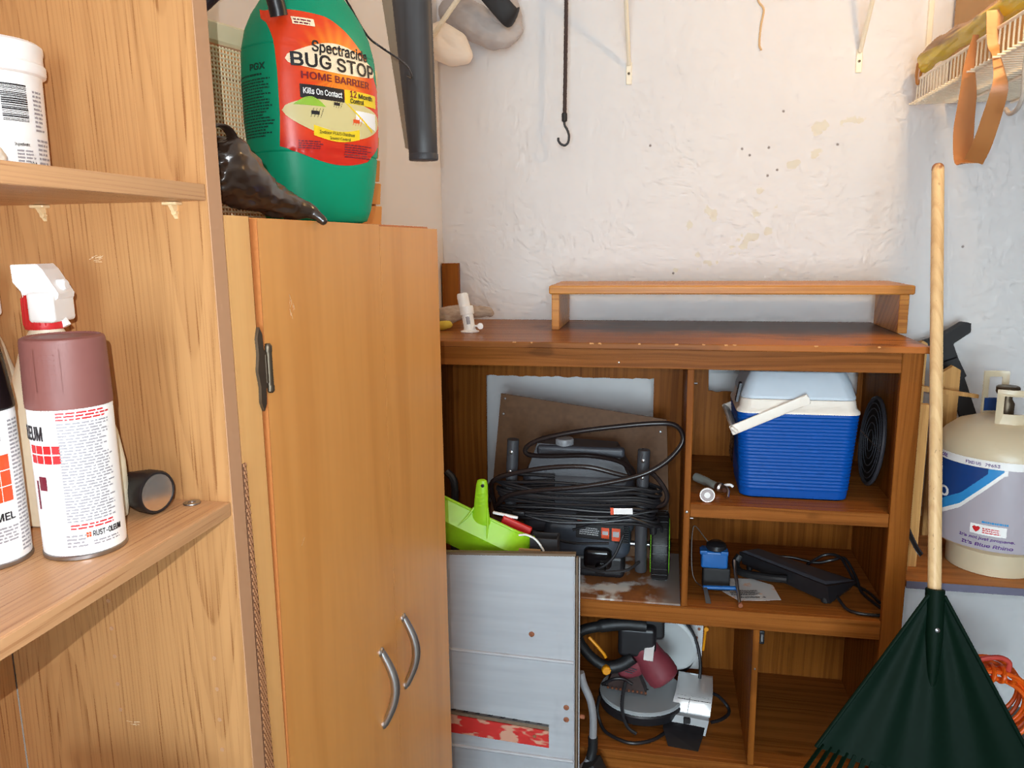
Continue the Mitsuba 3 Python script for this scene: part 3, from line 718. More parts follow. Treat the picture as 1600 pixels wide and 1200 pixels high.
part(wd, 'nozzle', tube(spline([JO + E1 * -0.112 + EN * 0.066 + [0, 0, 0.316], JO + E1 * -0.117 + EN * 0.066 + [0, 0, 0.330], JO + E1 * -0.123 + EN * 0.062 + [0, 0, 0.350]], 5), 0.0125, 14), material('nozzle_red', lin(226, 82, 84), 0.35), label='coral red nozzle')

# black plastic bag slumped in front of the jug
bag = blob([(-0.56, 0.80, 1.578, 0.048), (-0.515, 0.795, 1.584, 0.046), (-0.480, 0.80, 1.583, 0.034), (-0.476, 0.845, 1.567, 0.031), (-0.474, 0.885, 1.556, 0.024), (-0.462, 0.925, 1.547, 0.014), (-0.446, 0.946, 1.541, 0.009), (-0.4305, 0.945, 1.529, 0.006)], 0.0032, 3)
v = bag.vertices.copy()
q1 = meshkit.fbm(v * np.array([62, 42, 70]) + 4.0, 2, 7)
rid = 1 - np.abs(q1 - 0.5) * 7                      # sharp creases where the noise crosses its middle
rid2 = meshkit.fbm(v * 16, 2, 3) - 0.5
inner = np.clip((-0.445 - v[:, 0]) / 0.02, 0.15, 1)
bag.vertices = v + bag.vertex_normals * (0.0042 * rid + 0.034 * rid2)[:, None] * inner[:, None]
bag.vertices[:, 2] = np.where(bag.vertices[:, 0] < -0.4375, np.maximum(bag.vertices[:, 2], CT + 0.0008), bag.vertices[:, 2])
bag.vertices[:, 1] = np.maximum(bag.vertices[:, 1], 0.738)
pbg = thing('plastic_bag', 'crumpled shiny black plastic bag slumped on the cabinet in front of the green jug', 'bag')
material('bag_film', lin(46, 33, 25), 0.26, spec=0.8)
part(pbg, 'body', bag, 'bag_film', True)
part(pbg, 'handle_loop', tube(spline([(-0.47, 0.752, 1.605), (-0.468, 0.770, 1.622), (-0.464, 0.792, 1.622), (-0.466, 0.812, 1.603), (-0.474, 0.82, 1.586)], 7), 1.0, sec=[(0.007 * math.cos(t), 0.0022 * math.sin(t)) for t in np.arange(10) / 10 * 6.283]), 'bag_film')

# slatted wicker basket behind the jug
bk = thing('wicker_basket', 'slatted wicker basket with a cream rim standing behind the green jug', 'basket')
material('wicker_brown', lin(220, 156, 84), 0.6)
material('wicker_cream', lin(250, 232, 194), 0.55)
KL, KD = 0.50, 0.048
kput = lambda m: move(m, (-0.676, 0.965, CT + 0.001), rz=-15.9)      # built along y with its front at x = 0, then turned
for i in range(6):
    z0 = i * 0.042
    part(bk, 'slat', kput(hexa([(-0.008, 0, z0), (-0.001, 0, z0), (-0.001, KL, z0), (-0.008, KL, z0)], [(-0.004, 0, z0 + 0.038), (0.003, 0, z0 + 0.038), (0.003, KL, z0 + 0.038), (-0.004, KL, z0 + 0.038)])), 'wicker_brown', False)
for y in (0.0, KL - 0.008):
    part(bk, 'end_panel', kput(cbox([-KD, y, 0], [-0.01, y + 0.008, 0.252])), 'wicker_brown', False)
part(bk, 'back_panel', kput(cbox([-KD, 0.009, 0], [-KD + 0.006, KL - 0.009, 0.252])), 'wicker_brown', False)
for lo, hi in (([-0.012, -0.004, 0.253], [0.006, KL + 0.002, 0.284]), ([-KD, -0.004, 0.253], [-KD + 0.012, KL + 0.002, 0.284]), ([-KD + 0.012, -0.004, 0.253], [-0.012, 0.01, 0.284])):
    part(bk, 'rim', kput(cbox(lo, hi, 0.004)), 'wicker_cream', 30, label='cream rim')
mesh_ = [rod([0.004, 0.075 + i * 0.0062, 0.003], [0.004, 0.075 + i * 0.0062, 0.25], 0.0016, 5) for i in range(36)] + [rod([0.0052, 0.073, 0.005 + j * 0.0062], [0.0052, 0.295, 0.005 + j * 0.0062], 0.0016, 5) for j in range(40)]
part(bk, 'mesh_panel', kput(join(*mesh_)), 'wicker_cream', label='cream open-weave panel', stuff=True)

single('cord_loop', tube(spline([(-0.716, 1.125, 1.815), (-0.714, 1.14, 1.838), (-0.702, 1.165, 1.862), (-0.680, 1.18, 1.885), (-0.64, 1.20, 1.90), (-0.61, 1.24, 1.87), (-0.62, 1.27, 1.815)], 8), 0.007, 10), material('purple_black', lin(40, 26, 48), 0.4), 'dark purple-black loop of cord in the basket behind the jug', 'cord')
single('thin_cable', tube(spline([(-0.508, 1.225, 1.95), (-0.500, 1.215, 1.885), (-0.486, 1.213, 1.855), (-0.462, 1.212, 1.815), (-0.44, 1.213, 1.797), (-0.430, 1.30, 1.789), (-0.47, 1.45, 1.80), (-0.52, 1.575, 1.83)], 8), 0.0016, 6), 'black_plastic', 'thin black cable looping behind the green jug towards the hanging tube', 'cable')

# ---------------------------------------------------------------- the entertainment centre
ec = thing('entertainment_center', 'wide brown pine entertainment center with open compartments against the back wall', 'cabinet')
DX0, DX1, DF, DB = -0.71, 0.606, 2.0, 2.485
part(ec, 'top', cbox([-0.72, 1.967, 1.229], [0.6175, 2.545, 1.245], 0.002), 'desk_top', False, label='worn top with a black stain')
part(ec, 'apron', cbox([DX0, 1.985, 1.1785], [0.557, DF + 0.004, 1.2287]), 'pine_level', False)
rg = random.Random(3)
chips = [cbox([x, 1.9664, 1.2425 - rg.uniform(0, 0.0015)], [x + rg.uniform(0.003, 0.010), 1.969, 1.2452], 0.0004) for x in [rg.uniform(-0.4, 0.5) for _ in range(13)]]
part(ec, 'chip', join(*chips), material('raw_wood', lin(206, 150, 92), 0.7), False, label='pale chips along the front edge', stuff=True)
part(ec, 'post', cbox([0.5575, 1.988, 0.0], [0.6065, 2.006, 1.2286]), 'pine_upright', False)
part(ec, 'post', cbox([DX0, 1.988, 0.0], [DX0 + 0.046, 2.006, 1.178]), 'pine_upright', False)
part(ec, 'side_panel', cbox([0.590, 2.0062, 0.0], [0.6065, DB, 1.2286]), 'pine_upright', False)
part(ec, 'side_panel', cbox([DX0, 2.0062, 0.0], [DX0 + 0.016, DB, 1.2286]), 'pine_upright', False)
def rough_edge(x0, x1, z, seed, n=40):
    rg = random.Random(seed)
    return [(x0 + (x1 - x0) * i / n, z + rg.uniform(-0.0022, 0.0022)) for i in range(n + 1)]
hole1 = Polygon(rough_edge(-0.580, -0.032, 1.066, 1) + [(-0.034, 0.62), (-0.584, 0.62)])
hole2 = Polygon([(0.134, 1.19)] + rough_edge(0.137, 0.575, 1.030, 2) + [(0.575, 1.19)])
part(ec, 'back_panel', prism_xz(sbox(DX0 + 0.0165, 0.02, 0.5895, 1.2285).difference(hole1).difference(hole2), DB - 0.006, DB), 'pine_upright', False)
part(ec, 'divider', cbox([0.0575, 1.992, 0.535], [0.0742, DB - 0.0065, 1.1784]), 'pine_upright', False)
part(ec, 'shelf', cbox([0.0745, 1.992, 0.7865], [0.5572, 2.012, 0.8225]), 'pine_level', False)
part(ec, 'shelf', cbox([0.0745, 2.0122, 0.806], [0.5896, DB - 0.0065, 0.8225]), 'pine_level', False)
part(ec, 'middle_rail', cbox([DX0 + 0.0462, 1.990, 0.484], [0.5572, 2.006, 0.5345]), 'pine_level', False)
part(ec, 'middle_shelf', cbox([DX0 + 0.0165, 2.0062, 0.516], [0.5896, DB - 0.0065, 0.5345]), 'pine_level', False)
dv = part(ec, 'divider', cbox([0.2465, 1.992, 0.086], [0.2632, DB - 0.0065, 0.4838]), 'pine_upright', False)
part(ec, 'bottom_shelf', cbox([DX0 + 0.0165, 2.0062, 0.066], [0.5896, DB - 0.0065, 0.0858]), 'pine_level', False)
part(ec, 'bottom_rail', cbox([DX0 + 0.0462, 1.990, 0.0], [0.5572, 2.006, 0.0858]), 'pine_level', False)
mc = part(ec, 'magnet_catch', rbox([0.2634, 2.004, 0.438], [0.2775, 2.03, 0.476], 0.003, 1), 'black_plastic', label='black magnetic door catch')
part(mc, 'magnet', cbox([0.2665, 2.001, 0.446], [0.2745, 2.0038, 0.468]), 'steel', False)
def screw(parent, x, y, z, r=0.004, mat='steel', axis='y'):
    return part(parent, 'screw', lathe([(r, 0.001), (r, -0.0005), (r * 0.7, -0.0016), (0.0005, -0.0018)], 12, (x, y, z), axis), mat)
for x, y, z in ((0.0722, 2.03, 1.135), (0.0722, 2.03, 0.77),):
    part(ec, 'shelf_pin', rod([0.0742, y, z], [0.0842, y, z], 0.0025, 8), 'steel')
screw(ec, 0.058 + 0.008, 1.9922, 0.80); screw(ec, -0.115, 1.9852, 1.193, 0.0025); screw(ec, 0.2550, 1.9922, 0.372, 0.003)
# riser shelf on the top
rs = thing('shelf_riser', 'low orange pine riser shelf standing on top of the entertainment center', 'riser shelf')
part(rs, 'top', cbox([-0.3335, 2.240, 1.3495], [0.6475, 2.50, 1.3735], 0.003), 'riser_wood', False)
part(rs, 'leg', cbox([-0.327, 2.252, 1.2452], [-0.305, 2.498, 1.3493]), 'riser_wood', False)
part(rs, 'leg', cbox([0.612, 2.246, 1.2452], [0.636, 2.498, 1.3493]), 'riser_wood', False)

# ---------------------------------------------------------------- on the top, left end
single('wood_offcut', cbox([-0.735, 2.521, 1.2452], [-0.6785, 2.5445, 1.432], 0.001), 'pine_upright', 'short brown board offcut standing upright on the desk top in the back corner', 'board', False)
pv = thing('pvc_fitting', 'white angled pipe fitting with a thumb screw on the left end of the top', 'pipe fitting')
PV = np.array([-0.5535, 2.172, 1.2452])
part(pv, 'flange', move(lathe([(0.026, 0), (0.027, 0.001), (0.027, 0.003), (0.018, 0.006), (0.0165, 0.010)], 28), PV), 'white_plastic')
up = np.array([-0.16, 0.10, 0.98]); up /= np.linalg.norm(up)
part(pv, 'pipe', tube(np.array([PV + [0, 0, 0.004], PV + up * 0.055]), 0.0165, 24), 'white_plastic')
part(pv, 'sleeve', tube(np.array([PV + up * 0.050, PV + up * 0.051, PV + up * 0.074, PV + up * 0.075]), [0.017, 0.020, 0.020, 0.018], 24), 'white_plastic')
part(pv, 'pipe', tube(np.array([PV + up * 0.07 + [-0.004, 0, 0], PV + up * 0.107 + [-0.006, 0, 0], PV + up * 0.112 + [-0.006, 0, 0]]), [0.0165, 0.0165, 0.014], 24), 'white_plastic')
part(pv, 'window', tube(np.array([PV + up * 0.024 + [0.0035, -0.0155, 0], PV + up * 0.046 + [0.0035, -0.0155, 0]]), 1.0, sec=[(0.006 * math.cos(t), 0.0022 * math.sin(t)) for t in np.arange(12) / 12 * 6.283]), material('pvc_recess', lin(158, 156, 162), 0.5), label='grey recessed window')
part(pv, 'thumb_screw', join(rod(PV + [0.014, -0.004, 0.018], PV + [0.034, -0.008, 0.019], 0.003, 10), rod(PV + [0.0325, -0.008, 0.019], PV + [0.036, -0.022, 0.019], 0.0085, 16)), 'white_plastic')
gl = blob([(-0.690, 2.24, 1.272, 0.024), (-0.655, 2.25, 1.283, 0.029), (-0.620, 2.27, 1.293, 0.024), (-0.600, 2.30, 1.302, 0.020), (-0.555, 2.315, 1.293, 0.016), (-0.530, 2.32, 1.292, 0.013)], 0.006, 6)
gl = disp(gl, 0.007, 34, 2, 3)
gl.apply_translation([0, 0, 1.2455 - gl.vertices[:, 2].min()])
gv = thing('work_glove', 'crumpled grey-brown work glove with a yellow cuff on the left end of the desk top', 'glove')
part(gv, 'body', gl, material('glove_fabric', proc(lambda p, n, uv: mix(lin(190, 170, 150), lin(136, 114, 98), fbm(p.x * 60, p.y * 60, p.z * 110, 3))), 0.8), True)
cf = blob([(-0.668, 2.205, 1.259, 0.013), (-0.645, 2.205, 1.259, 0.013), (-0.628, 2.215, 1.261, 0.011)], 0.004, 4)
part(gv, 'cuff', disp(cf, 0.003, 60, 1), material('cuff_yellow', lin(228, 196, 70), 0.7), True, label='yellow cuff')

# ---------------------------------------------------------------- left compartment: hardboard, washer, things in front
hb_ = [(-0.5235, 0.5352), (-0.013, 0.5352), (0.018, 0.974), (-0.496, 1.035)]
hb = thing('hardboard_sheet', 'dark brown hardboard sheet leaning against the back of the open compartment', 'board')
hm = prism_xz(Polygon([(-0.545, 0.5352), (0.030, 0.5352), (0.010, 0.968), (-0.500, 1.034)]), -0.002, 0.002)
vv = hm.vertices; vv[:, 1] += 2.455 - 0.30 * (1.035 - vv[:, 2]) * 0.28; hm.vertices = vv
hm.vertices[:, 1] -= 0.115
part(hb, 'sheet', hm, 'hardboard', False)
for x, z in ((-0.487, 1.018), (-0.492, 0.97), (-0.008, 0.93)):
    screw(hb, x, 2.338 - 0.084 * (1.035 - z) - 0.0005, z, 0.004, 'steel')

bs = thing('plastered_board', 'worn plywood board smeared with white plaster lying under the pressure washer', 'board')
def _smear(p, n, uv):
    a = fbm(p.x * 16, p.y * 16, 2.0, 4)
    b = fbm(p.x * 60, p.y * 30, 5.0, 3)
    base = mix(lin(150, 92, 48), lin(112, 68, 40), b)
    base = mix(base, lin(132, 118, 112), smoothstep(-0.03, 0.03, p.x + (a - 0.5) * 0.08))
    return mix(base, lin(206, 204, 202), smoothstep(0.45, 0.66, a * 0.8 + b * 0.25) * smoothstep(0.06, -0.06, p.x + 0.02))
part(bs, 'board', cbox([-0.262, 1.992, 0.5348], [0.0565, 2.34, 0.5405], 0.001), material('plaster_smear', proc(_smear), 0.6), False)

pw = thing('pressure_washer', 'dark grey pressure washer with black hose and cord wound around its frame', 'pressure washer')
ZB = 0.5407
# wheel frame tubes
pt1 = spline([(-0.053, 2.095, 0.585), (-0.0535, 2.085, 0.66), (-0.053, 2.08, 0.78), (-0.0495, 2.078, 0.94)], 8)
part(pw, 'frame_tube', tube(pt1, 0.0165, 16), 'tube_grey')
pt2 = spline([(-0.424, 2.10, 0.60), (-0.4235, 2.09, 0.70), (-0.4215, 2.085, 0.78), (-0.412, 2.08, 0.955)], 8)
part(pw, 'frame_tube', tube(pt2, 0.0165, 16), 'tube_grey')
for (x, z) in ((-0.0505, 0.913), (-0.052, 0.865), (-0.4142, 0.922), (-0.4185, 0.865)):
    part(pw, 'bolt', lathe([(0.0055, 0.001), (0.0055, -0.002), (0.002, -0.0035)], 14, (x, 2.0625, z), 'y'), 'steel')
def wheel(cx, cy):
    R = 0.0985
    prof = [(0.05, -0.023), (0.078, -0.0245), (0.092, -0.0235), (0.0965, -0.019), (R, -0.01), (R, 0.01), (0.0965, 0.019), (0.092, 0.0235), (0.078, 0.0245), (0.05, 0.023)]
    w = part(pw, 'wheel', join(lathe(prof, 48, (cx, cy, ZB + R), 'x')), 'black_rubber', 30)
    tr = []
    for k in range(26):
        a = k / 26 * 2 * math.pi
        t_ = cbox([-0.021, -0.0012, R - 0.001], [0.021, 0.0012, R + 0.0005], 0.0004)
        tr.append(move(t_, (0, 0, 0), rx=math.degrees(a)))
    t_ = join(*tr); t_.apply_translation([cx, cy, ZB + R])
    part(w, 'tread', t_, 'black_plastic', False)
    part(w, 'rim', join(lathe([(0.072, -0.026), (0.078, -0.0262), (0.079, -0.024), (0.073, -0.0235)], 40, (cx, cy, ZB + R), 'x'), lathe([(0.072, 0.0235), (0.079, 0.024), (0.078, 0.0262), (0.072, 0.026)], 40, (cx, cy, ZB + R), 'x')), material('lime_rim', lin(120, 200, 40), 0.4) if 'lime_rim' not in scene else 'lime_rim', label='lime green rim')
    part(w, 'hub', lathe([(0.05, -0.022), (0.02, -0.026), (0.012, -0.03), (0.012, 0.03), (0.02, 0.026), (0.05, 0.022)], 32, (cx, cy, ZB + R), 'x'), 'black_plastic')
wheel(-0.001, 2.155)
part(pw, 'axle', rod([-0.43, 2.155, ZB + 0.0985], [-0.026, 2.155, ZB + 0.0985], 0.008), 'steel')
# body shells
part(pw, 'body', rbox([-0.40, 2.125, 0.66], [-0.075, 2.27, 0.855], 0.035), 'charcoal_plastic')
part(pw, 'motor_housing', rbox([-0.335, 2.11, 0.60], [-0.085, 2.25, 0.715], 0.03), material('slate_plastic', lin(58, 64, 74), 0.4))
part(pw, 'top_housing', hexa([(-0.385, 2.13, 0.84), (-0.09, 2.13, 0.84), (-0.09, 2.26, 0.84), (-0.385, 2.26, 0.84)], [(-0.355, 2.15, 0.928), (-0.13, 2.15, 0.918), (-0.13, 2.24, 0.918), (-0.355, 2.24, 0.928)]), 'charcoal_plastic')
part(pw, 'crossbar', rbox([-0.355, 2.135, 0.895], [-0.105, 2.165, 0.925], 0.01), 'charcoal_plastic')
part(pw, 'cap', lathe([(0.021, -0.006), (0.026, -0.003), (0.027, 0.012), (0.024, 0.017), (0.002, 0.019)], 28, (-0.2775, 2.165, 0.925)), material('pale_cap', lin(132, 132, 136), 0.4), label='pale filler cap')
part(pw, 'pump_block', join(rbox([-0.215, 2.09, 0.575], [-0.135, 2.18, 0.64], 0.016), lathe([(0.014, 0), (0.016, 0.004), (0.016, 0.02), (0.012, 0.026)], 16, (-0.165, 2.07, 0.585), 'y')), 'black_gloss')
part(pw, 'foot', rbox([-0.40, 2.12, ZB], [-0.10, 2.2, 0.61], 0.015), 'black_plastic')
for k in range(9):
    part(pw, 'vent_slot', cbox([-0.128 + 0.0, 2.1085, 0.655 + k * 0.0065], [-0.088, 2.1112, 0.659 + k * 0.0065], 0.0006), 'black_matte', False)
fW = flat_map([-0.236, 2.092, 0.672], [1, 0, -0.06], [0, 0, 1])
lb = part(pw, 'warning_label', patch(fW, 0.0, 0.135, 0.0, 0.072, 0.0), 'black_matte', False, label='black label with orange and white panels')
part(lb, 'label_orange', join(patch(fW, 0.004, 0.018, 0.046, 0.066, 0.0006), patch(fW, 0.072, 0.094, 0.006, 0.038, 0.0006), patch(fW, 0.101, 0.125, 0.002, 0.04, 0.0006)), 'print_orange', False, stuff=True)
part(lb, 'label_white', join(patch(fW, 0.034, 0.062, 0.052, 0.064, 0.0006), patch(fW, 0.075, 0.091, 0.017, 0.028, 0.0009), patch(fW, 0.104, 0.122, 0.014, 0.030, 0.0009), small_print(fW, 0.01, 0.068, 0.012, 0.036, 4, 61, w=0.0006)), material('label_grey', lin(170, 168, 168), 0.5), False, stuff=True)
# hose: one thick loop swinging out to the right, two runs across the front
hose_mat = material('hose_black', lin(34, 26, 26), 0.28)
hose = [(-0.468, 2.11, 0.725), (-0.478, 2.085, 0.80), (-0.462, 2.055, 0.842), (-0.40, 2.045, 0.868), (-0.30, 2.04, 0.890), (-0.20, 2.035, 0.897), (-0.12, 2.04, 0.880), (-0.075, 2.055, 0.868), (-0.11, 2.10, 0.895), (-0.20, 2.12, 0.905), (-0.31, 2.09, 0.908), (-0.366, 2.062, 0.918), (-0.37, 2.055, 0.94),
        (-0.33, 2.05, 0.965), (-0.24, 2.045, 0.99), (-0.12, 2.045, 1.01), (-0.02, 2.045, 1.022), (0.030, 2.05, 1.018), (0.0515, 2.055, 0.990), (0.046, 2.052, 0.96), (0.01, 2.04, 0.92), (-0.04, 2.03, 0.89), (-0.11, 2.028, 0.866), (-0.22, 2.028, 0.842), (-0.33, 2.035, 0.825), (-0.42, 2.05, 0.80), (-0.462, 2.075, 0.76)]
part(pw, 'hose', tube(spline(hose, 8), 0.0066, 10), hose_mat, label='thick black hose')
part(pw, 'hose', tube(spline([(-0.06, 2.12, 0.88), (-0.02, 2.09, 0.865), (0.012, 2.075, 0.825), (0.01, 2.07, 0.795), (-0.02, 2.08, 0.775), (-0.03, 2.09, 0.74), (-0.022, 2.088, 0.71), (-0.018, 2.10, 0.69)], 8), 0.0066, 10), hose_mat)
part(pw, 'hose_fitting', tube(np.array([(-0.024, 2.082, 0.742), (-0.0195, 2.085, 0.70)]), 0.010, 12), 'black_plastic')
# power cord wound round both tubes
rg = random.Random(12)
for k in range(13):
    z = 0.738 + 0.0088 * k + rg.uniform(-0.004, 0.004)
    y = 2.05 - rg.uniform(0.0, 0.016)
    sag = rg.uniform(-0.012, 0.004)
    e = rg.uniform(0.0, 0.03)
    pts = [(-0.30, 2.115, z + 0.004), (-0.43 - e * 0.4, 2.115, z + rg.uniform(-0.012, 0.012)), (-0.452 - e * 0.4, 2.085, z + rg.uniform(-0.01, 0.01)), (-0.42, 2.055, z + rg.uniform(-0.006, 0.006)), (-0.30, y, z + sag + rg.uniform(-0.006, 0.006)), (-0.17, y, z + sag), (-0.07, 2.052, z - 0.002), (-0.03 + e * 0.6, 2.065, z - 0.012), (-0.022 + e * 0.6, 2.09, z - 0.01), (-0.05, 2.112, z)]
    part(pw, 'cord', tube(spline(pts, 6), 0.0042, 7), 'black_plastic')
for pts in ([(-0.24, 2.05, 0.71), (-0.17, 2.045, 0.735), (-0.10, 2.04, 0.76), (-0.03, 2.05, 0.775), (-0.01, 2.06, 0.775)], [(-0.15, 2.05, 0.79), (-0.08, 2.042, 0.758), (-0.02, 2.05, 0.735), (0.0, 2.07, 0.725), (0.004, 2.09, 0.70)], [(-0.10, 2.06, 0.70), (-0.125, 2.05, 0.64), (-0.16, 2.05, 0.605), (-0.20, 2.06, 0.592)], [(-0.215, 2.06, 0.596), (-0.15, 2.045, 0.594), (-0.09, 2.05, 0.602), (-0.055, 2.07, 0.62)], [(-0.42, 2.06, 0.69), (-0.36, 2.05, 0.70), (-0.25, 2.05, 0.672), (-0.14, 2.055, 0.675)]):
    part(pw, 'cord', tube(spline(pts, 8), 0.004, 7), 'black_plastic')
part(pw, 'cord_tag', basis(cbox([-0.028, -0.009, 0], [0.03, 0.009, 0.0012], 0.0003), [0.98, 0, 0.05], [-0.05, 0, 0.98], [0, -1, 0], [-0.105, 2.032, 0.778]), 'white_print', False, label='white cord tag')
part(pw, 'cord_tag_red', basis(cbox([-0.031, -0.010, -0.0008], [-0.022, 0.010, 0.0016], 0.0003), [0.98, 0, 0.05], [-0.05, 0, 0.98], [0, -1, 0], [-0.105, 2.032, 0.778]), 'print_orange', False)
part(pw, 'plug', join(rbox([-0.41, 2.03, 0.745], [-0.372, 2.05, 0.762], 0.005, 1)), 'black_plastic')

# black square bin side, red box, cardboard and white handle in front of the washer
ctn = thing('cardboard_carton', 'tall brown cardboard carton on the floor hidden behind the aluminium panel', 'box')
for lo, hi in (([-0.655, 1.878, 0.0], [-0.262, 1.882, 0.594]), ([-0.655, 1.976, 0.0], [-0.262, 1.980, 0.594]), ([-0.655, 1.882, 0.0], [-0.651, 1.976, 0.594]), ([-0.266, 1.882, 0.0], [-0.262, 1.976, 0.594]), ([-0.655, 1.878, 0.5942], [-0.262, 1.980, 0.598])):
    part(ctn, 'panel', cbox(lo, hi), material('cardboard', lin(176, 138, 96), 0.8), False)
bn = thing('black_bin', 'small black open bin beside the red box behind the aluminium panel', 'bin')
material('bin_black', lin(46, 44, 46), 0.55)
for lo, hi in (([-0.340, 1.925, 0.5985], [-0.266, 1.929, 0.728]), ([-0.340, 1.969, 0.5985], [-0.266, 1.973, 0.728]), ([-0.340, 1.9292, 0.5985], [-0.336, 1.9688, 0.728]), ([-0.270, 1.9292, 0.5985], [-0.266, 1.9688, 0.728]), ([-0.336, 1.9292, 0.5985], [-0.270, 1.9688, 0.6025])):
    part(bn, 'wall', cbox(lo, hi, 0.001), 'bin_black', False)
cd = thing('cardboard_box', 'small brown cardboard flap with a thick pale edge beside the lime dustpan', 'box')
part(cd, 'frame', prism_xz(sbox(-0.362, 0.5985, -0.305, 0.712).difference(sbox(-0.352, 0.61, -0.313, 0.703)), 1.884, 1.892), 'cardboard', False)
part(cd, 'sheet', cbox([-0.352, 1.888, 0.61], [-0.313, 1.890, 0.703], 0.0004), material('cardboard_pale', lin(196, 160, 120), 0.8), False)
rb = thing('red_box', 'red plastic box lid tilted behind the lime dustpan', 'box')
part(rb, 'lid', basis(rbox([-0.045, -0.045, -0.004], [0.050, 0.030, 0.010], 0.004), [0.82, 0.1, -0.28 * 1.3], [0.33, 0.1, 0.9], [0.1, -0.99, 0.05], [-0.392, 1.972, 0.728]), material('box_red', lin(206, 36, 30), 0.35))
part(rb, 'edge', basis(rbox([-0.052, 0.026, -0.006], [0.02, 0.034, 0.004], 0.003), [0.95, 0.1, -0.2], [0.2, 0.1, 0.95], [0.1, -0.99, 0.05], [-0.406, 1.972, 0.738]), 'white_print')
single('white_handle', tube(spline([(-0.365, 1.905, 0.742), (-0.345, 1.905, 0.744), (-0.322, 1.905, 0.734), (-0.306, 1.905, 0.714), (-0.298, 1.905, 0.690), (-0.295, 1.905, 0.599)], 8), 1.0, sec=[(0.0035 * math.cos(t), 0.003 * math.sin(t)) for t in np.arange(10) / 10 * 6.283]), 'white_plastic', 'thin white curved bail handle beside the cardboard box', 'handle')

# lime dustpan standing behind the aluminium panel
dp = thing('dustpan', 'lime green plastic dustpan with an upright handle behind the aluminium panel', 'dustpan')
material('lime', lin(158, 214, 34), 0.35)
lx = np.array([0.906, 0.05, -0.42]); lx /= np.linalg.norm(lx)
ln = np.array([0.05, -0.95, 0.28]); ln -= lx * (ln @ lx); ln /= np.linalg.norm(ln)
lz = np.cross(lx, -ln)
DO = np.array([-0.4715, 1.925, 0.7855])
P = lambda x, y, z: DO + lx * x + ln * y + lz * z        # x along the back wall, y outward to the room, z up the wall
def pan_wall(s, t):
    x = -0.17 + 0.325 * s
    e = max(0.0, abs(x + 0.01) - 0.095) / 0.07
    return P(x, -0.03 * e ** 2 + 0.010 * (1 - t), 0.056 * (1 - 0.16 * e ** 2) * t - 0.056 + 0.012 * e ** 2)
part(dp, 'back_wall', grid(pan_wall, 34, 6, thick=-ln * 0.003), 'lime', 60)
def pan_floor(s, t):
    a = pan_wall(s, 0.0)
    return a + (-ln * 0.055 - lz * 0.06 + lx * (s - 0.5) * 0.05) * t
part(dp, 'pan', grid(pan_floor, 34, 8, thick=-ln * 0.003), 'lime', 60)
part(dp, 'rim', tube(np.array([pan_wall(s, 1.0) for s in np.linspace(0, 1, 40)]), 0.004, 8), 'lime')
hb0 = P(0.0, 0.002, 0.0)
hv = np.array([0.06, -0.02, 0.998])
ang = np.arange(20) / 20 * 6.2832
han = loft([np.stack([hb0[0] + hv[0] * h + w * np.cos(ang), hb0[1] + hv[1] * h + d * np.sin(ang), np.full(20, hb0[2] + hv[2] * h)], 1) for h, w, d in ((-0.05, 0.034, 0.006), (-0.015, 0.026, 0.010), (0.025, 0.0195, 0.011), (0.06, 0.0175, 0.011), (0.086, 0.0155, 0.010), (0.096, 0.0125, 0.008), (0.099, 0.007, 0.004))])
hk = part(dp, 'handle', han, 'lime')
part(hk, 'hang_hole', basis(lathe([(0.0045, 0), (0.0045, 0.002), (0.002, 0.003)], 14), [1, 0, 0], [0, 0, 1], [0, -1, 0], hb0 + hv * 0.084 + [0.004, -0.0085, 0]), 'black_matte')
for k in range(4):
    part(hk, 'grip_rib', tube(np.array([hb0 + hv * (0.03 + 0.011 * k) + [-0.012, -0.008, 0], hb0 + hv * (0.028 + 0.011 * k) + [0, -0.0116, 0], hb0 + hv * (0.03 + 0.011 * k) + [0.012, -0.008, 0]]), 0.0016, 6), 'lime')
for sgn in (-1, 1):
    part(dp, 'gusset', tube(np.array([hb0 + hv * 0.02 + [sgn * 0.018, -0.004, 0], P(sgn * 0.030, 0.011, -0.02), P(sgn * 0.042, 0.014, -0.05)]), [0.003, 0.0035, 0.001], 8), 'lime')
single('black_rod_tool', tube(spline([(-0.585, 2.06, 0.56), (-0.58, 2.05, 0.72), (-0.577, 2.045, 0.83), (-0.60, 2.05, 0.862)], 6), 0.011, 10), 'black_plastic', 'black rod standing in the dark left corner of the compartment behind the dustpan', 'rod')

# ---------------------------------------------------------------- aluminium-clad panel standing on the floor
ap = thing('aluminum_panel', 'scuffed aluminium-clad panel with a red strip standing on the floor', 'panel')
def _alu(p, n, uv):
    c = mix(lin(196, 198, 202), lin(172, 174, 180), fbm(p.x * 5, p.z * 60, 1.0, 3) * 0.6 + fbm(p.x * 3, p.z * 3, 4.0, 3) * 0.5)
    return mix(c, lin(134, 134, 140), 0.6 * smoothstep(0.64, 0.9, fbm(p.x * 16, p.z * 9, 9.0, 4)))
material('aluminium', proc(_alu), 0.5, metal=0.25)
material('plank_end', lin(116, 98, 80), 0.7)
material('alu_fold', lin(176, 176, 180), 0.55, metal=0.1)
AY = 1.85
zt = lambda x: 0.7225 + (x + 0.208) * 0.054      # the top dips a little to the left
ax0, ax1 = -0.655, -0.2135
slot = Polygon([(-0.64, 0.172 + 0.118), (-0.272, 0.262), (-0.272, 0.168), (-0.64, 0.200)])
slot = Polygon([(-0.64, 0.262), (-0.279, 0.239), (-0.279, 0.170), (-0.64, 0.189)])
core = prism_xz(Polygon([(ax0, 0.0), (ax1, 0.0), (ax1, zt(ax1) - 0.006), (ax0, zt(ax0) - 0.006)]), AY + 0.004, AY + 0.014)
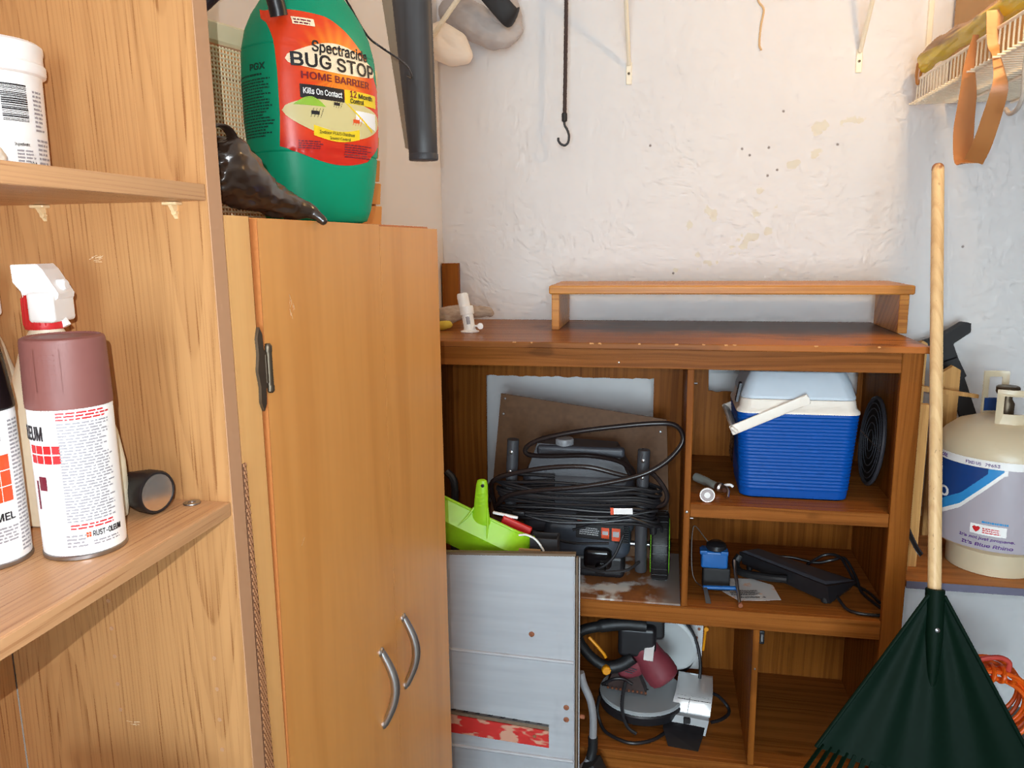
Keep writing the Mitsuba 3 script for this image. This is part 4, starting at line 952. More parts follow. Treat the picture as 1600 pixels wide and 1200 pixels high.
part(ap, 'core', core, 'plank_end', False, label='brown plywood core showing at the top and right edge')
part(ap, 'top_cap', prism_xz(Polygon([(ax0, zt(ax0) - 0.0055), (ax1 + 0.004, zt(ax1) - 0.0055), (ax1 + 0.004, zt(ax1) + 0.001), (ax0, zt(ax0) + 0.001)]), AY - 0.002, AY + 0.015), 'plank_end', False)
up_ = Polygon([(ax0, 0.434), (ax1, 0.424), (ax1, zt(ax1) - 0.006), (ax0, zt(ax0) - 0.006)])
lo_ = Polygon([(ax0, 0.150), (ax1, 0.140), (ax1, 0.420), (ax0, 0.430)]).difference(slot)
bt_ = Polygon([(ax0, 0.0), (ax1, 0.0), (ax1, 0.134), (ax0, 0.144)])
for q in (up_, lo_, bt_):
    part(ap, 'sheet', prism_xz(q, AY, AY + 0.0035), 'aluminium', False)
for z in (0.430, 0.145):
    part(ap, 'fold_seam', tube(np.array([(ax0, AY - 0.001, z + 0.004), (ax1, AY - 0.001, z - 0.006)]), 0.005, 8), 'alu_fold')
part(ap, 'edge_strip', cbox([ax1 + 0.0005, AY - 0.003, 0.0], [ax1 + 0.003, AY + 0.004, zt(ax1) - 0.006], 0.0005), 'alu_fold', False)
part(ap, 'side_rail', cbox([ax1 + 0.0045, AY + 0.002, 0.0], [ax1 + 0.010, AY + 0.016, zt(ax1) - 0.01], 0.001), 'plank_end', False)
part(ap, 'side_rail', cbox([ax1 + 0.012, AY + 0.004, 0.0], [ax1 + 0.015, AY + 0.016, zt(ax1) - 0.012], 0.001), 'alu_fold', False)
def _redbar(p, n, uv):
    return mix(lin(196, 44, 40), lin(204, 150, 126), smoothstep(0.6, 0.72, fbm(p.x * 26, p.z * 60, 3.0, 3) + 0.12 * smoothstep(-0.44, -0.38, p.x)))
part(ap, 'red_strip', prism_xz(Polygon([(-0.64, 0.243), (-0.2795, 0.219), (-0.2795, 0.1705), (-0.64, 0.1895)]), AY - 0.001, AY + 0.003), material('red_paint_worn', proc(_redbar), 0.5), False, label='worn red painted strip')
part(ap, 'slot_rail', prism_xz(Polygon([(-0.64, 0.262), (-0.2795, 0.2385), (-0.2795, 0.230), (-0.64, 0.252)]), AY + 0.0025, AY + 0.0038), 'steel', False)
part(ap, 'slot_slash', join(*[prism_xz(Polygon([(x, 0.236 - 0.06 * (x + 0.28) - 0.002), (x + 0.012, 0.236 - 0.06 * (x + 0.28) - 0.002), (x + 0.03, 0.245 - 0.06 * (x + 0.28)), (x + 0.018, 0.245 - 0.06 * (x + 0.28))]), AY + 0.0015, AY + 0.0024) for x in np.arange(-0.55, -0.30, 0.034)]), 'print_black', False, stuff=True)
for x, z in ((-0.3235, 0.494), (-0.2325, 0.294), (-0.2325, 0.259)):
    part(ap, 'rusty_screw', lathe([(0.0075, 0.001), (0.0075, -0.0006), (0.0045, -0.0022), (0.0015, -0.0022), (0.001, -0.001)], 16, (x, AY, z), 'y'), 'rust')
screw(ap, -0.3175, AY - 0.0012, 0.2005, 0.005, 'rust')
part(ap, 'rusty_screw', lathe([(0.005, 0), (0.006, 0.004), (0.006, 0.012), (0.003, 0.014)], 12, (ax1 + 0.015, AY + 0.010, 0.266), 'x'), 'rust')
lg_ = thing('folding_leg', 'bent grey tube leg with a black rubber joint beside the aluminium panel', 'tube leg')
part(lg_, 'tube', tube(spline([(-0.205, 1.94, 0.345), (-0.196, 1.94, 0.31), (-0.178, 1.94, 0.265), (-0.170, 1.94, 0.215), (-0.170, 1.94, 0.15)], 8), 0.0105, 14), material('pale_tube', lin(172, 172, 176), 0.35, metal=0.4))
part(lg_, 'joint', tube(spline([(-0.170, 1.94, 0.155), (-0.170, 1.94, 0.12), (-0.176, 1.935, 0.09)], 6), 0.0135, 14), 'black_rubber')
part(lg_, 'tube', tube(spline([(-0.176, 1.935, 0.10), (-0.186, 1.935, 0.075), (-0.204, 1.935, 0.055), (-0.225, 1.935, 0.045)], 6), 0.0105, 14), 'pale_tube')
part(lg_, 'foot_plate', hexa([(-0.22, 1.88, 0.0), (-0.11, 1.88, 0.0), (-0.11, 1.96, 0.0), (-0.20, 1.96, 0.0)], [(-0.20, 1.90, 0.075), (-0.165, 1.90, 0.095), (-0.15, 1.95, 0.095), (-0.19, 1.95, 0.085)]), 'black_matte', False)

# ---------------------------------------------------------------- cooler on the right-hand shelf
cl = thing('cooler', 'blue ribbed picnic cooler with a white lid and bail handle on the upper right shelf', 'cooler')
QC, QZ = (0.3415, 2.185), 0.8228
def rrect(hx, hy, r, n=6):
    out = []
    for cx, cy, a0 in ((hx - r, hy - r, 0), (-hx + r, hy - r, 90), (-hx + r, -hy + r, 180), (hx - r, -hy + r, 270)):
        for k in range(n + 1):
            a = math.radians(a0 + 90 * k / n)
            out.append((cx + r * math.cos(a), cy + r * math.sin(a)))
    return np.array(out)
def box_rings(rows, c, z0):
    return [np.column_stack([rrect(hx, hy, r) + np.array(c), np.full(28, z0 + z)]) for z, hx, hy, r in rows]
rows = [(0.0, 0.130, 0.108, 0.03), (0.004, 0.136, 0.114, 0.03)]
hx0, hx1, hy0_, hy1_ = 0.1375, 0.1505, 0.1155, 0.128
lerp = lambda a, b, t: a + (b - a) * t
z = 0.022
rows.append((z, hx0, hy0_, 0.03))
nr = 22
for k in range(nr):
    for f, d in ((0.15, 0.0), (0.4, 0.0016), (0.7, 0.0016), (0.95, 0.0)):
        t = (k + f) / nr
        rows.append((0.024 + t * 0.206, lerp(hx0, hx1, t) + d, lerp(hy0_, hy1_, t) + d, 0.03))
rows += [(0.234, hx1, hy1_, 0.03), (0.2345, hx1 - 0.006, hy1_ - 0.006, 0.03)]
part(cl, 'body', loft(box_rings(rows, QC, QZ)), material('cooler_blue', lin(2, 74, 158), 0.4, spec=0.25), 40)
part(cl, 'collar', loft(box_rings([(0.232, 0.146, 0.124, 0.03), (0.233, 0.1535, 0.131, 0.03), (0.240, 0.1525, 0.130, 0.03), (0.246, 0.146, 0.124, 0.03), (0.265, 0.143, 0.121, 0.03), (0.268, 0.141, 0.119, 0.03)], QC, QZ)), material('cooler_cream', lin(240, 228, 214), 0.3), 40, label='cream collar')
part(cl, 'lid', loft(box_rings([(0.2685, 0.141, 0.119, 0.03), (0.270, 0.1425, 0.1205, 0.03), (0.276, 0.1425, 0.1205, 0.03), (0.278, 0.1415, 0.1195, 0.03), (0.31, 0.131, 0.109, 0.03), (0.334, 0.120, 0.098, 0.03), (0.338, 0.114, 0.092, 0.028), (0.339, 0.105, 0.083, 0.026), (0.336, 0.103, 0.081, 0.026)], QC, QZ)), material('cooler_lid', lin(194, 204, 214), 0.4), 40, label='pale blue-white lid')
arm_sec = [(0.0125, 0.003), (0.0135, 0), (0.0125, -0.003), (-0.0125, -0.003), (-0.0135, 0), (-0.0125, 0.003)]
yf, yb_ = QC[1] - 0.1365, QC[1] + 0.1365
pvx, pvz = 0.352, 1.094
ex_, ez_ = 0.184, 1.013
def bar(a, b, w, d, ux):
    a, b = np.array(a, float), np.array(b, float)
    e = (b - a); L = np.linalg.norm(e); e /= L
    n = np.array(ux, float); s = np.cross(n, e)
    m = rbox([-d / 2, -w / 2, -0.012], [d / 2, w / 2, L + 0.012], min(w, d) * 0.45, 1)
    return basis(m, n, s, e, a)
hn = part(cl, 'bail_handle', bar([pvx, yf, pvz], [ex_, yf, ez_], 0.027, 0.007, [0, 1, 0]), 'cooler_cream', label='cream bail handle swung down to the left')
part(cl, 'bail_handle', bar([pvx, yb_, pvz], [ex_, yb_, ez_], 0.027, 0.007, [0, 1, 0]), 'cooler_cream')
part(cl, 'bail_grip', bar([ex_ - 0.003, yf - 0.001, ez_], [ex_ - 0.003, yb_ + 0.001, ez_], 0.024, 0.011, [math.cos(0.9), 0, math.sin(0.9)]), 'cooler_cream')
part(cl, 'pivot', join(lathe([(0.012, -0.008), (0.0125, 0.0), (0.012, 0.004)], 20, (pvx, yf + 0.002, pvz), 'y'), lathe([(0.012, -0.004), (0.0125, 0.0), (0.012, 0.008)], 20, (pvx, yb_ - 0.002, pvz), 'y')), 'cooler_cream')
fL = flat_map([QC[0] - 0.1512, QC[1] + 0.06, QZ + 0.075], [0, -1, 0], [0.045, 0, 1])
sl = part(cl, 'side_label', patch(fL, 0.0, 0.11, 0.0, 0.12, 0.003), 'print_black', False, label='black and silver side label')
part(sl, 'side_label_print', small_print(fL, 0.008, 0.10, 0.004, 0.118, 12, 51, w=0.0034), 'steel', False, stuff=True)
part(cl, 'hinge_catch', hexa([(0.187, 2.10, 1.075), (0.193, 2.10, 1.075), (0.193, 2.13, 1.075), (0.187, 2.13, 1.075)], [(0.196, 2.10, 1.125), (0.202, 2.10, 1.125), (0.202, 2.13, 1.125), (0.196, 2.13, 1.125)]), 'charcoal_plastic', False)

# dark round grille leaning on the right side panel
gr = thing('round_grille', 'round black fan grille leaning between the blue cooler and the right side panel', 'grille')
GC, GR = np.array([0.570, 2.255, 0.944]), 0.1205
gn = np.array([0.985, -0.02, -0.09]); gn /= np.linalg.norm(gn)
gu = np.cross([0, 0, 1.0], gn); gu /= np.linalg.norm(gu)
gw = np.cross(gn, gu)
ring_ = lambda r, o=0: np.array([GC + gn * o + gu * r * math.cos(t) + gw * r * math.sin(t) for t in np.arange(56) / 56 * 6.283185])
part(gr, 'rim', tube(ring_(GR), 0.0055, 8, closed=True), 'charcoal_plastic')
part(gr, 'disc', basis(lathe([(0.0, -0.002), (0.09, -0.001), (GR, 0.0), (GR, 0.003), (0.09, 0.004), (0.0, 0.004)], 56), gu, gw, gn, GC + gn * 0.003), 'black_matte')
for r in (0.03, 0.05, 0.07, 0.09, 0.105):
    part(gr, 'ring', tube(ring_(r, -0.004), 0.0016, 6, closed=True), 'charcoal_plastic')
part(gr, 'crossbar', rod(GC + gn * -0.003 - gu * GR, GC + gn * -0.003 + gu * GR, 0.0022, 6), 'steel')
# faucet aerator pieces on the shelf
fc_ = thing('hose_nozzle', 'clear grey hose nozzle lying on the shelf left of the cooler', 'nozzle')
NA, NB = np.array([0.094, 2.185, 0.8375]), np.array([0.150, 2.105, 0.8375])
material('smoke_plastic', lin(150, 154, 148), 0.15, spec=0.8)
dN = (NB - NA); LN = np.linalg.norm(dN); dN /= LN
q_ = lambda prof, n=20: basis(lathe(prof, n), np.cross([0, 0, 1.0], dN), [0, 0, 1.0], dN, NA)
part(fc_, 'barrel', q_([(0.009, 0), (0.0125, 0.002), (0.0125, 0.05), (0.0105, 0.056), (0.0105, LN)]), 'smoke_plastic')
part(fc_, 'connector', q_([(0.0085, LN), (0.0135, LN + 0.001), (0.0135, LN + 0.014), (0.009, LN + 0.018), (0.008, LN + 0.03)]), 'satin_nickel', label='grey metal connector')
part(fc_, 'lever', tube(spline([(0.160, 2.085, 0.846), (0.170, 2.07, 0.846), (0.174, 2.06, 0.840), (0.172, 2.045, 0.828)], 6), 0.004, 8), 'satin_nickel')
part(fc_, 'lever', tube(spline([(0.165, 2.09, 0.846), (0.180, 2.092, 0.848), (0.189, 2.09, 0.843)], 6), 0.004, 8), 'white_plastic')
tr_ = thing('tape_roll', 'small roll of white thread tape standing on the shelf in front of the hose nozzle', 'tape')
part(tr_, 'roll', lathe([(0.0055, 0), (0.0185, 0), (0.019, 0.001), (0.019, 0.010), (0.0185, 0.011), (0.0055, 0.011), (0.0055, 0)], 32, (0.1175, 2.010, QZ + 0.019), 'y'), material('tape_grey', lin(170, 160, 160), 0.5))
part(tr_, 'flange', join(lathe([(0.0165, -0.0006), (0.0195, -0.0006), (0.0195, 0.0004), (0.0165, 0.0004), (0.0165, -0.0006)], 32, (0.1175, 2.010, QZ + 0.0195), 'y'), lathe([(0.001, -0.0006), (0.008, -0.0006), (0.008, 0.0004), (0.001, 0.0004)], 24, (0.1175, 2.010, QZ + 0.0195), 'y')), 'white_print')

# ---------------------------------------------------------------- middle shelf: blue clamp tool, paper, sander
ZM = 0.5348
bt = thing('blue_clamp', 'blue metal clamp tool with a black knob and a bent wire arm', 'clamp')
material('clamp_blue', lin(24, 92, 160), 0.35)
part(bt, 'head', rbox([0.112, 2.095, 0.603], [0.184, 2.145, 0.652], 0.006, 1), 'clamp_blue')
for x in (0.116, 0.172):
    part(bt, 'bracket', rbox([x - 0.008, 2.090, 0.645], [x + 0.012, 2.12, 0.656], 0.002, 1), 'clamp_blue')
part(bt, 'knob', lathe([(0.026, 0), (0.028, 0.003), (0.027, 0.014), (0.02, 0.02), (0.002, 0.022)], 28, (0.153, 2.12, 0.6525)), 'black_plastic', label='round black knob')
part(bt, 'column', rbox([0.118, 2.10, 0.5353], [0.192, 2.15, 0.603], 0.006, 1), 'black_matte')
part(bt, 'bar', tube(np.array([(0.118, 2.066, 0.560), (0.21, 2.075, 0.560)]), 0.0055, 10), 'clamp_blue')
part(bt, 'leg', hexa([(0.124, 2.02, 0.5353), (0.138, 2.02, 0.5353), (0.138, 2.03, 0.5353), (0.124, 2.03, 0.5353)], [(0.118, 2.06, 0.562), (0.128, 2.06, 0.562), (0.128, 2.07, 0.562), (0.118, 2.07, 0.562)]), 'tube_grey', False)
part(bt, 'screw_rod', tube(np.array([(0.2025, 2.115, 0.625), (0.204, 2.10, 0.60), (0.212, 2.02, 0.542)]), 0.0045, 8), 'steel')
part(bt, 'screw_rod_tip', rod([0.2125, 2.018, 0.5415], [0.213, 2.008, 0.541], 0.0062, 10), 'rust')
part(bt, 'wire_arm', tube(spline([(0.135, 2.13, 0.662), (0.118, 2.13, 0.683), (0.096, 2.125, 0.712), (0.088, 2.12, 0.706), (0.0855, 2.115, 0.66), (0.088, 2.10, 0.595), (0.098, 2.085, 0.568), (0.119, 2.07, 0.558)], 8), 0.0018, 6), 'steel')

pp = thing('paper_leaflet', 'creased white paper leaflet lying under the black sander on the middle shelf', 'paper')
corners = np.array([(0.168, 2.108), (0.21, 2.045), (0.325, 2.070), (0.315, 2.165), (0.26, 2.20), (0.19, 2.19)])
pz = prism(Polygon(corners), 0.0006)
pz = pz.subdivide().subdivide()
pz.vertices[:, 2] += ZM + 0.0007 + 0.004 * (meshkit.noise(pz.vertices * 22, 3)) * np.clip((2.13 - pz.vertices[:, 1]) * 12, 0, 1)
part(pp, 'sheet', pz, material('paper', proc(lambda p, n, uv: mix(lin(214, 208, 204), lin(226, 180, 150), smoothstep(0.6, 0.75, fbm(p.x * 40, p.y * 40, 1.0, 3)))), 0.7), False)
fP = flat_map([0.212, 2.058, ZM + 0.0056], [0.985, 0.17, 0], [-0.17, 0.985, 0])
part(pp, 'print', join(words(fP, 'Number 4', 0.0, 0.0, 0.0085, 0.075, 0.0), small_print(fP, -0.015, 0.07, 0.016, 0.05, 6, 71, w=0.0)), 'print_black', False, stuff=True)

sd = thing('black_power_tool', 'long black power tool case with its cord coiled behind it on the middle shelf', 'power tool')
e_l = np.array([0.875, -0.484, 0]); e_w = np.array([0.484, 0.875, 0])
SO = np.array([0.238, 2.245, ZM])
sp_ = lambda l, w, h: SO + e_l * l + e_w * w + np.array([0, 0, h])
part(sd, 'case', hexa([sp_(0.0, 0.0, 0.026), sp_(0.27, -0.055, 0.004), sp_(0.285, 0.055, 0.006), sp_(0.02, 0.055, 0.026)], [sp_(-0.01, -0.004, 0.062), sp_(0.262, -0.058, 0.052), sp_(0.305, 0.062, 0.036), sp_(0.02, 0.060, 0.060)]), 'black_plastic', False)
part(sd, 'top_plate', hexa([sp_(-0.006, 0.0, 0.0625), sp_(0.255, -0.05, 0.0525), sp_(0.298, 0.058, 0.037), sp_(0.02, 0.056, 0.0605)], [sp_(0.004, 0.006, 0.0665), sp_(0.25, -0.038, 0.0565), sp_(0.285, 0.050, 0.041), sp_(0.028, 0.05, 0.0645)]), 'charcoal_plastic', False)
part(sd, 'grip', tube(spline([sp_(-0.008, -0.003, 0.05), sp_(-0.012, -0.02, 0.03), sp_(0.02, -0.05, 0.022), sp_(0.10, -0.052, 0.03), sp_(0.15, -0.045, 0.036)], 8), 0.011, 10), 'black_rubber')
parts(sd, 'foot', (lathe([(0.009, 0.0), (0.011, 0.002), (0.011, 0.012), (0.008, 0.016)], 14, sp_(0.255, -0.045, 0.0)), lathe([(0.008, 0.0), (0.009, 0.002), (0.009, 0.03)], 14, sp_(0.01, 0.03, 0.0)), lathe([(0.008, 0.0), (0.009, 0.002), (0.009, 0.02)], 14, sp_(0.27, 0.04, 0.0))), 'black_rubber')
for pts in ([sp_(0.05, 0.07, 0.04), sp_(0.11, 0.09, 0.045), sp_(0.17, 0.12, 0.035), (0.49, 2.27, ZM + 0.045), (0.52, 2.25, ZM + 0.06), (0.54, 2.2, ZM + 0.03), (0.545, 2.15, ZM + 0.008), (0.56, 2.09, ZM + 0.007), (0.575, 2.05, ZM + 0.007)],
            [(0.42, 2.26, ZM + 0.03), (0.47, 2.28, ZM + 0.055), (0.505, 2.26, ZM + 0.062), (0.518, 2.22, ZM + 0.05), (0.53, 2.17, ZM + 0.03)],
            [sp_(0.26, 0.0, 0.02), (0.475, 2.06, ZM + 0.012), (0.486, 2.035, ZM + 0.006), (0.51, 2.018, ZM + 0.006), (0.552, 2.014, ZM + 0.006), (0.58, 2.02, ZM + 0.006)],
            [(0.36, 2.30, ZM + 0.006), (0.43, 2.29, ZM + 0.006), (0.50, 2.25, ZM + 0.006), (0.56, 2.16, ZM + 0.006), (0.578, 2.09, ZM + 0.006)]):
    part(sd, 'cord', tube(spline(pts, 8), 0.0042, 8), 'black_plastic')
single('red_fitting', join(lathe([(0.006, 0), (0.009, 0.001), (0.009, 0.016), (0.005, 0.019)], 16, (0.440, 2.262, ZM)), rbox([0.405, 2.27, ZM], [0.428, 2.29, ZM + 0.014], 0.003, 1)), material('red_plastic', lin(188, 52, 36), 0.4), 'small red and cream fitting lying behind the black power tool', 'fitting')

# ---------------------------------------------------------------- bottom shelf: compound miter saw
ms = thing('miter_saw', 'maroon and black compound miter saw on the bottom shelf with its cord looped around', 'miter saw')
material('saw_maroon', lin(124, 48, 58), 0.6)
material('saw_orange', lin(232, 150, 16), 0.45)
material('cast_grey', lin(160, 164, 166), 0.45)
material('saw_alu', lin(222, 222, 222), 0.28, metal=0.3)
ZL = 0.0862
SC = np.array([-0.045, 2.205])
part(ms, 'base', lathe([(0.118, 0.020), (0.128, 0.026), (0.131, 0.05), (0.126, 0.058)], 48, (SC[0], SC[1], ZL)), 'black_plastic')
part(ms, 'turntable', lathe([(0.124, 0.052), (0.1275, 0.055), (0.1275, 0.062), (0.124, 0.0655), (0.002, 0.0655)], 56, (SC[0], SC[1], ZL)), 'cast_grey', label='round grey turntable')
part(ms, 'kerf', cbox([SC[0] - 0.115, SC[1] - 0.004, ZL + 0.0652], [SC[0] + 0.02, SC[1] + 0.003, ZL + 0.0664]), 'black_matte', False)
part(ms, 'base_foot', hexa([(0.035, 2.035, ZL), (0.118, 2.025, ZL), (0.135, 2.10, ZL), (0.03, 2.12, ZL)], [(0.02, 2.085, ZL + 0.022), (0.132, 2.075, ZL + 0.018), (0.145, 2.13, ZL + 0.03), (0.02, 2.15, ZL + 0.03)]), 'black_plastic', False)
part(ms, 'base_foot', hexa([(-0.15, 2.26, ZL), (-0.05, 2.28, ZL), (-0.05, 2.33, ZL), (-0.15, 2.31, ZL)], [(-0.14, 2.25, ZL + 0.05), (-0.03, 2.27, ZL + 0.05), (-0.03, 2.31, ZL + 0.05), (-0.14, 2.30, ZL + 0.05)]), 'black_gloss', False)
# bright fence block with the rule, rolling over at its front edge
sec = spline([(2.285, 0.176), (2.23, 0.176), (2.185, 0.174), (2.165, 0.166), (2.152, 0.150), (2.142, 0.128)], 5)
def fb(s, t):
    i = t * (len(sec) - 1)
    y = np.interp(i, range(len(sec)), sec[:, 0]); z = np.interp(i, range(len(sec)), sec[:, 1])
    x0 = 0.066 - 0.024 * t; x1 = 0.168 - 0.014 * t
    return np.array([x0 + (x1 - x0) * s, y - 0.012 * s, z])
fbm_ = grid(fb, 4, 25, thick=[0, 0.004, -0.005])
fbm_.invert()
fbp = part(ms, 'fence_block', fbm_, 'saw_alu', True, label='bright aluminium fence block with a rule')
tick = []
for k in range(26):
    s = 0.06 + k * 0.035
    l = 0.010 if k % 5 == 0 else 0.006
    a = fb(s, 0.56); b = a + np.array([0, l, 0.0])
    tick.append(hexa([a + [-0.0004, 0, 0.0003], a + [0.0004, 0, 0.0003], b + [0.0004, 0, 0.0006], b + [-0.0004, 0, 0.0006]], [a + [-0.0004, 0, 0.0009], a + [0.0004, 0, 0.0009], b + [0.0004, 0, 0.0012], b + [-0.0004, 0, 0.0012]]))
part(fbp, 'rule_ticks', join(*tick), 'print_black', False, stuff=True)
part(fbp, 'rule_line', tube(np.array([fb(0.1, 0.66) + [0, 0, 0.0004], fb(0.97, 0.66) + [0, 0, 0.0004]]), 0.0008, 5), 'print_black')
part(fbp, 'rule_line', tube(np.array([fb(0.42, u) + [0, -0.0004, 0.0004] for u in np.linspace(0.6, 0.98, 10)]), 0.0007, 5), 'print_black')
part(ms, 'fence_front', hexa([(0.035, 2.105, 0.098), (0.14, 2.09, 0.092), (0.14, 2.16, 0.092), (0.035, 2.17, 0.098)], [(0.042, 2.125, 0.130), (0.150, 2.113, 0.126), (0.150, 2.20, 0.126), (0.042, 2.2, 0.130)]), 'cast_grey', False)
part(ms, 'lock_slot', cbox([0.078, 2.108, 0.112], [0.098, 2.122, 0.128], 0.002), 'black_matte', False)
# guard, fence back
def orient(m, axis, o):
    a = np.array(axis, float); a /= np.linalg.norm(a)
    u = np.cross([0, 0, 1.0], a); u /= np.linalg.norm(u)
    return basis(m, u, np.cross(a, u), a, o)
part(ms, 'blade_guard', orient(lathe([(0.02, -0.008), (0.098, -0.010), (0.106, -0.004), (0.106, 0.006), (0.098, 0.012), (0.02, 0.012)], 56), [0.30, 0.93, 0.2], [0.018, 2.305, 0.262]), material('guard_grey', lin(196, 198, 198), 0.4), label='pale grey round blade guard')
part(ms, 'blade', orient(lathe([(0.002, -0.0008), (0.108, -0.0008), (0.108, 0.0008), (0.002, 0.0008)], 72), [0.30, 0.93, 0.2], [0.010, 2.325, 0.235]), 'steel')
part(ms, 'guard_window', orient(cbox([-0.028, -0.02, 0], [0.028, 0.028, 0.002], 0.0006), [-0.30, -0.93, -0.2], [0.048, 2.285, 0.312]), material('pale_window', lin(186, 190, 192), 0.3), False)
fp_ = part(ms, 'fence_plate', hexa([(0.088, 2.325, 0.165), (0.134, 2.325, 0.165), (0.134, 2.337, 0.165), (0.088, 2.337, 0.165)], [(0.072, 2.325, 0.318), (0.138, 2.325, 0.318), (0.138, 2.337, 0.318), (0.072, 2.337, 0.318)]), 'saw_alu', False, label='perforated metal fence plate')
for x, z in ((0.098, 0.295), (0.118, 0.272), (0.104, 0.245), (0.112, 0.205), (0.125, 0.302)):
    part(fp_, 'bolt_hole', lathe([(0.005, 0.0004), (0.005, -0.0008), (0.0015, -0.0008)], 12, (x, 2.325, z), 'y'), 'rust')
og = part(ms, 'orange_knob', join(tube(spline([(0.143, 2.318, 0.335), (0.144, 2.316, 0.31), (0.142, 2.316, 0.27), (0.139, 2.318, 0.235)], 6), 0.0038, 8), orient(lathe([(0.007, -0.006), (0.0085, 0), (0.007, 0.006)], 16), [0, 1, 0], [0.146, 2.312, 0.312]), orient(lathe([(0.006, -0.006), (0.0075, 0), (0.006, 0.006)], 16), [0, 1, 0], [0.142, 2.312, 0.336])), 'saw_orange', label='orange clip on the fence')
# motor and arm
ma = np.array([0.50, -0.12, -0.86]); ma /= np.linalg.norm(ma)
MO = np.array([0.004, 2.135, 0.262])
mot = orient(lathe([(0.030, -0.105), (0.040, -0.10), (0.042, -0.05), (0.0445, -0.03), (0.0475, -0.022), (0.049, 0.0), (0.048, 0.022), (0.042, 0.034), (0.030, 0.040), (0.002, 0.0425)], 40), [0.62, -0.30, -0.72], MO)
part(ms, 'motor', mot, 'saw_maroon', label='round maroon motor housing')
part(ms, 'motor_tag', orient(rbox([-0.014, -0.024, -0.001], [0.014, 0.024, 0.0015], 0.001, 1), [-0.12, -0.8, 0.58], [-0.025, 2.112, 0.327]), 'saw_alu', False)
part(ms, 'gear_arm', blob([(-0.025, 2.16, 0.30, 0.036), (-0.065, 2.155, 0.255, 0.03), (-0.095, 2.15, 0.235, 0.021)], 0.008, 5), 'saw_maroon', True)
part(ms, 'vent', join(*[orient(cbox([-0.012, -0.0012, 0], [0.012, 0.0012, 0.0012], 0.0004), [-0.3, -0.85, 0.43], [-0.082 + k * 0.006, 2.124, 0.250 + k * 0.006]) for k in range(3)]), 'charcoal_plastic', False, stuff=True)
part(ms, 'lower_guard', hexa([(-0.15, 2.17, 0.165), (-0.03, 2.15, 0.165), (-0.03, 2.20, 0.165), (-0.15, 2.22, 0.165)], [(-0.135, 2.17, 0.215), (-0.06, 2.16, 0.235), (-0.06, 2.20, 0.235), (-0.135, 2.21, 0.215)]), material('guard_brown', lin(58, 40, 36), 0.45), False)
for k in range(10):
    part(ms, 'blade_tooth', orient(lathe([(0.004, 0), (0.0015, 0.005)], 6), [0, -1, 0.1], [-0.145 + k * 0.0125, 2.162 - 0.0012 * k, 0.172]), 'rust')
part(ms, 'handle', tube(spline([(-0.035, 2.13, 0.40), (-0.10, 2.125, 0.402), (-0.165, 2.12, 0.392), (-0.225, 2.115, 0.372), (-0.228, 2.115, 0.340), (-0.19, 2.115, 0.292), (-0.145, 2.115, 0.268), (-0.105, 2.12, 0.275), (-0.07, 2.125, 0.30)], 8), [0.019] * 17 + [0.0155] * 32 + [0.019] * 16, 14), 'black_rubber', label='black loop handle')
part(ms, 'head_cover', rbox([-0.115, 2.118, 0.300], [-0.005, 2.17, 0.395], 0.014), 'black_plastic')
part(ms, 'head_cover', rbox([-0.05, 2.15, 0.345], [0.018, 2.21, 0.412], 0.012), 'black_matte')
part(ms, 'trigger', tube(spline([(-0.198, 2.10, 0.365), (-0.178, 2.098, 0.345), (-0.155, 2.098, 0.318), (-0.148, 2.10, 0.305)], 6), 0.0045, 8), 'saw_orange', label='orange trigger')
part(ms, 'orange_knob', orient(lathe([(0.011, -0.012), (0.0135, -0.009), (0.0135, 0.009), (0.011, 0.012)], 8), [0.2, -1, 0.1], [-0.147, 2.098, 0.268]), 'saw_orange')
for pts in ([(0.0, 2.22, 0.375), (0.04, 2.25, 0.375), (0.085, 2.27, 0.345), (0.115, 2.265, 0.29), (0.128, 2.255, 0.23), (0.128, 2.25, 0.179)],
            [(-0.09, 2.10, 0.235), (-0.098, 2.085, 0.19), (-0.096, 2.07, 0.150), (-0.08, 2.06, 0.115), (-0.055, 2.055, 0.10)],
            [(-0.168, 2.13, 0.16), (-0.172, 2.10, 0.14), (-0.165, 2.09, 0.11), (-0.145, 2.06, 0.094), (-0.10, 2.03, 0.0925), (-0.06, 2.022, 0.0925), (-0.01, 2.045, 0.0925), (0.03, 2.09, 0.0925)],
            [(0.15, 2.22, 0.155), (0.185, 2.24, 0.13), (0.212, 2.24, 0.10), (0.214, 2.215, 0.0925), (0.19, 2.18, 0.0925), (0.16, 2.16, 0.0925)],
            [(-0.16, 2.13, 0.20), (-0.13, 2.12, 0.225), (-0.10, 2.12, 0.23), (-0.07, 2.11, 0.222)]):
    part(ms, 'cord', tube(spline(pts, 8), 0.0050, 8), 'black_plastic')

# ---------------------------------------------------------------- plywood ledge at the right with the propane tank
pl = thing('plywood_ledge', 'orange plywood ledge with a blue-grey front edge on the wall right of the entertainment center', 'shelf')
part(pl, 'board', cbox([0.622, 2.034, 0.6135], [1.155, 2.552, 0.632], 0.001), 'plywood', False)
part(pl, 'front_edge', cbox([0.622, 2.0315, 0.6125], [1.155, 2.0338, 0.6322], 0.0006), material('edge_blue', lin(98, 96, 116), 0.6), False, label='blue-grey painted front edge')
part(pl, 'support_block', cbox([0.612, 2.20, 0.556], [0.668, 2.45, 0.6133], 0.001), 'scrap_pine', False)
part(pl, 'support_block', cbox([1.11, 2.10, 0.556], [1.155, 2.45, 0.6133], 0.001), 'scrap_pine', False)

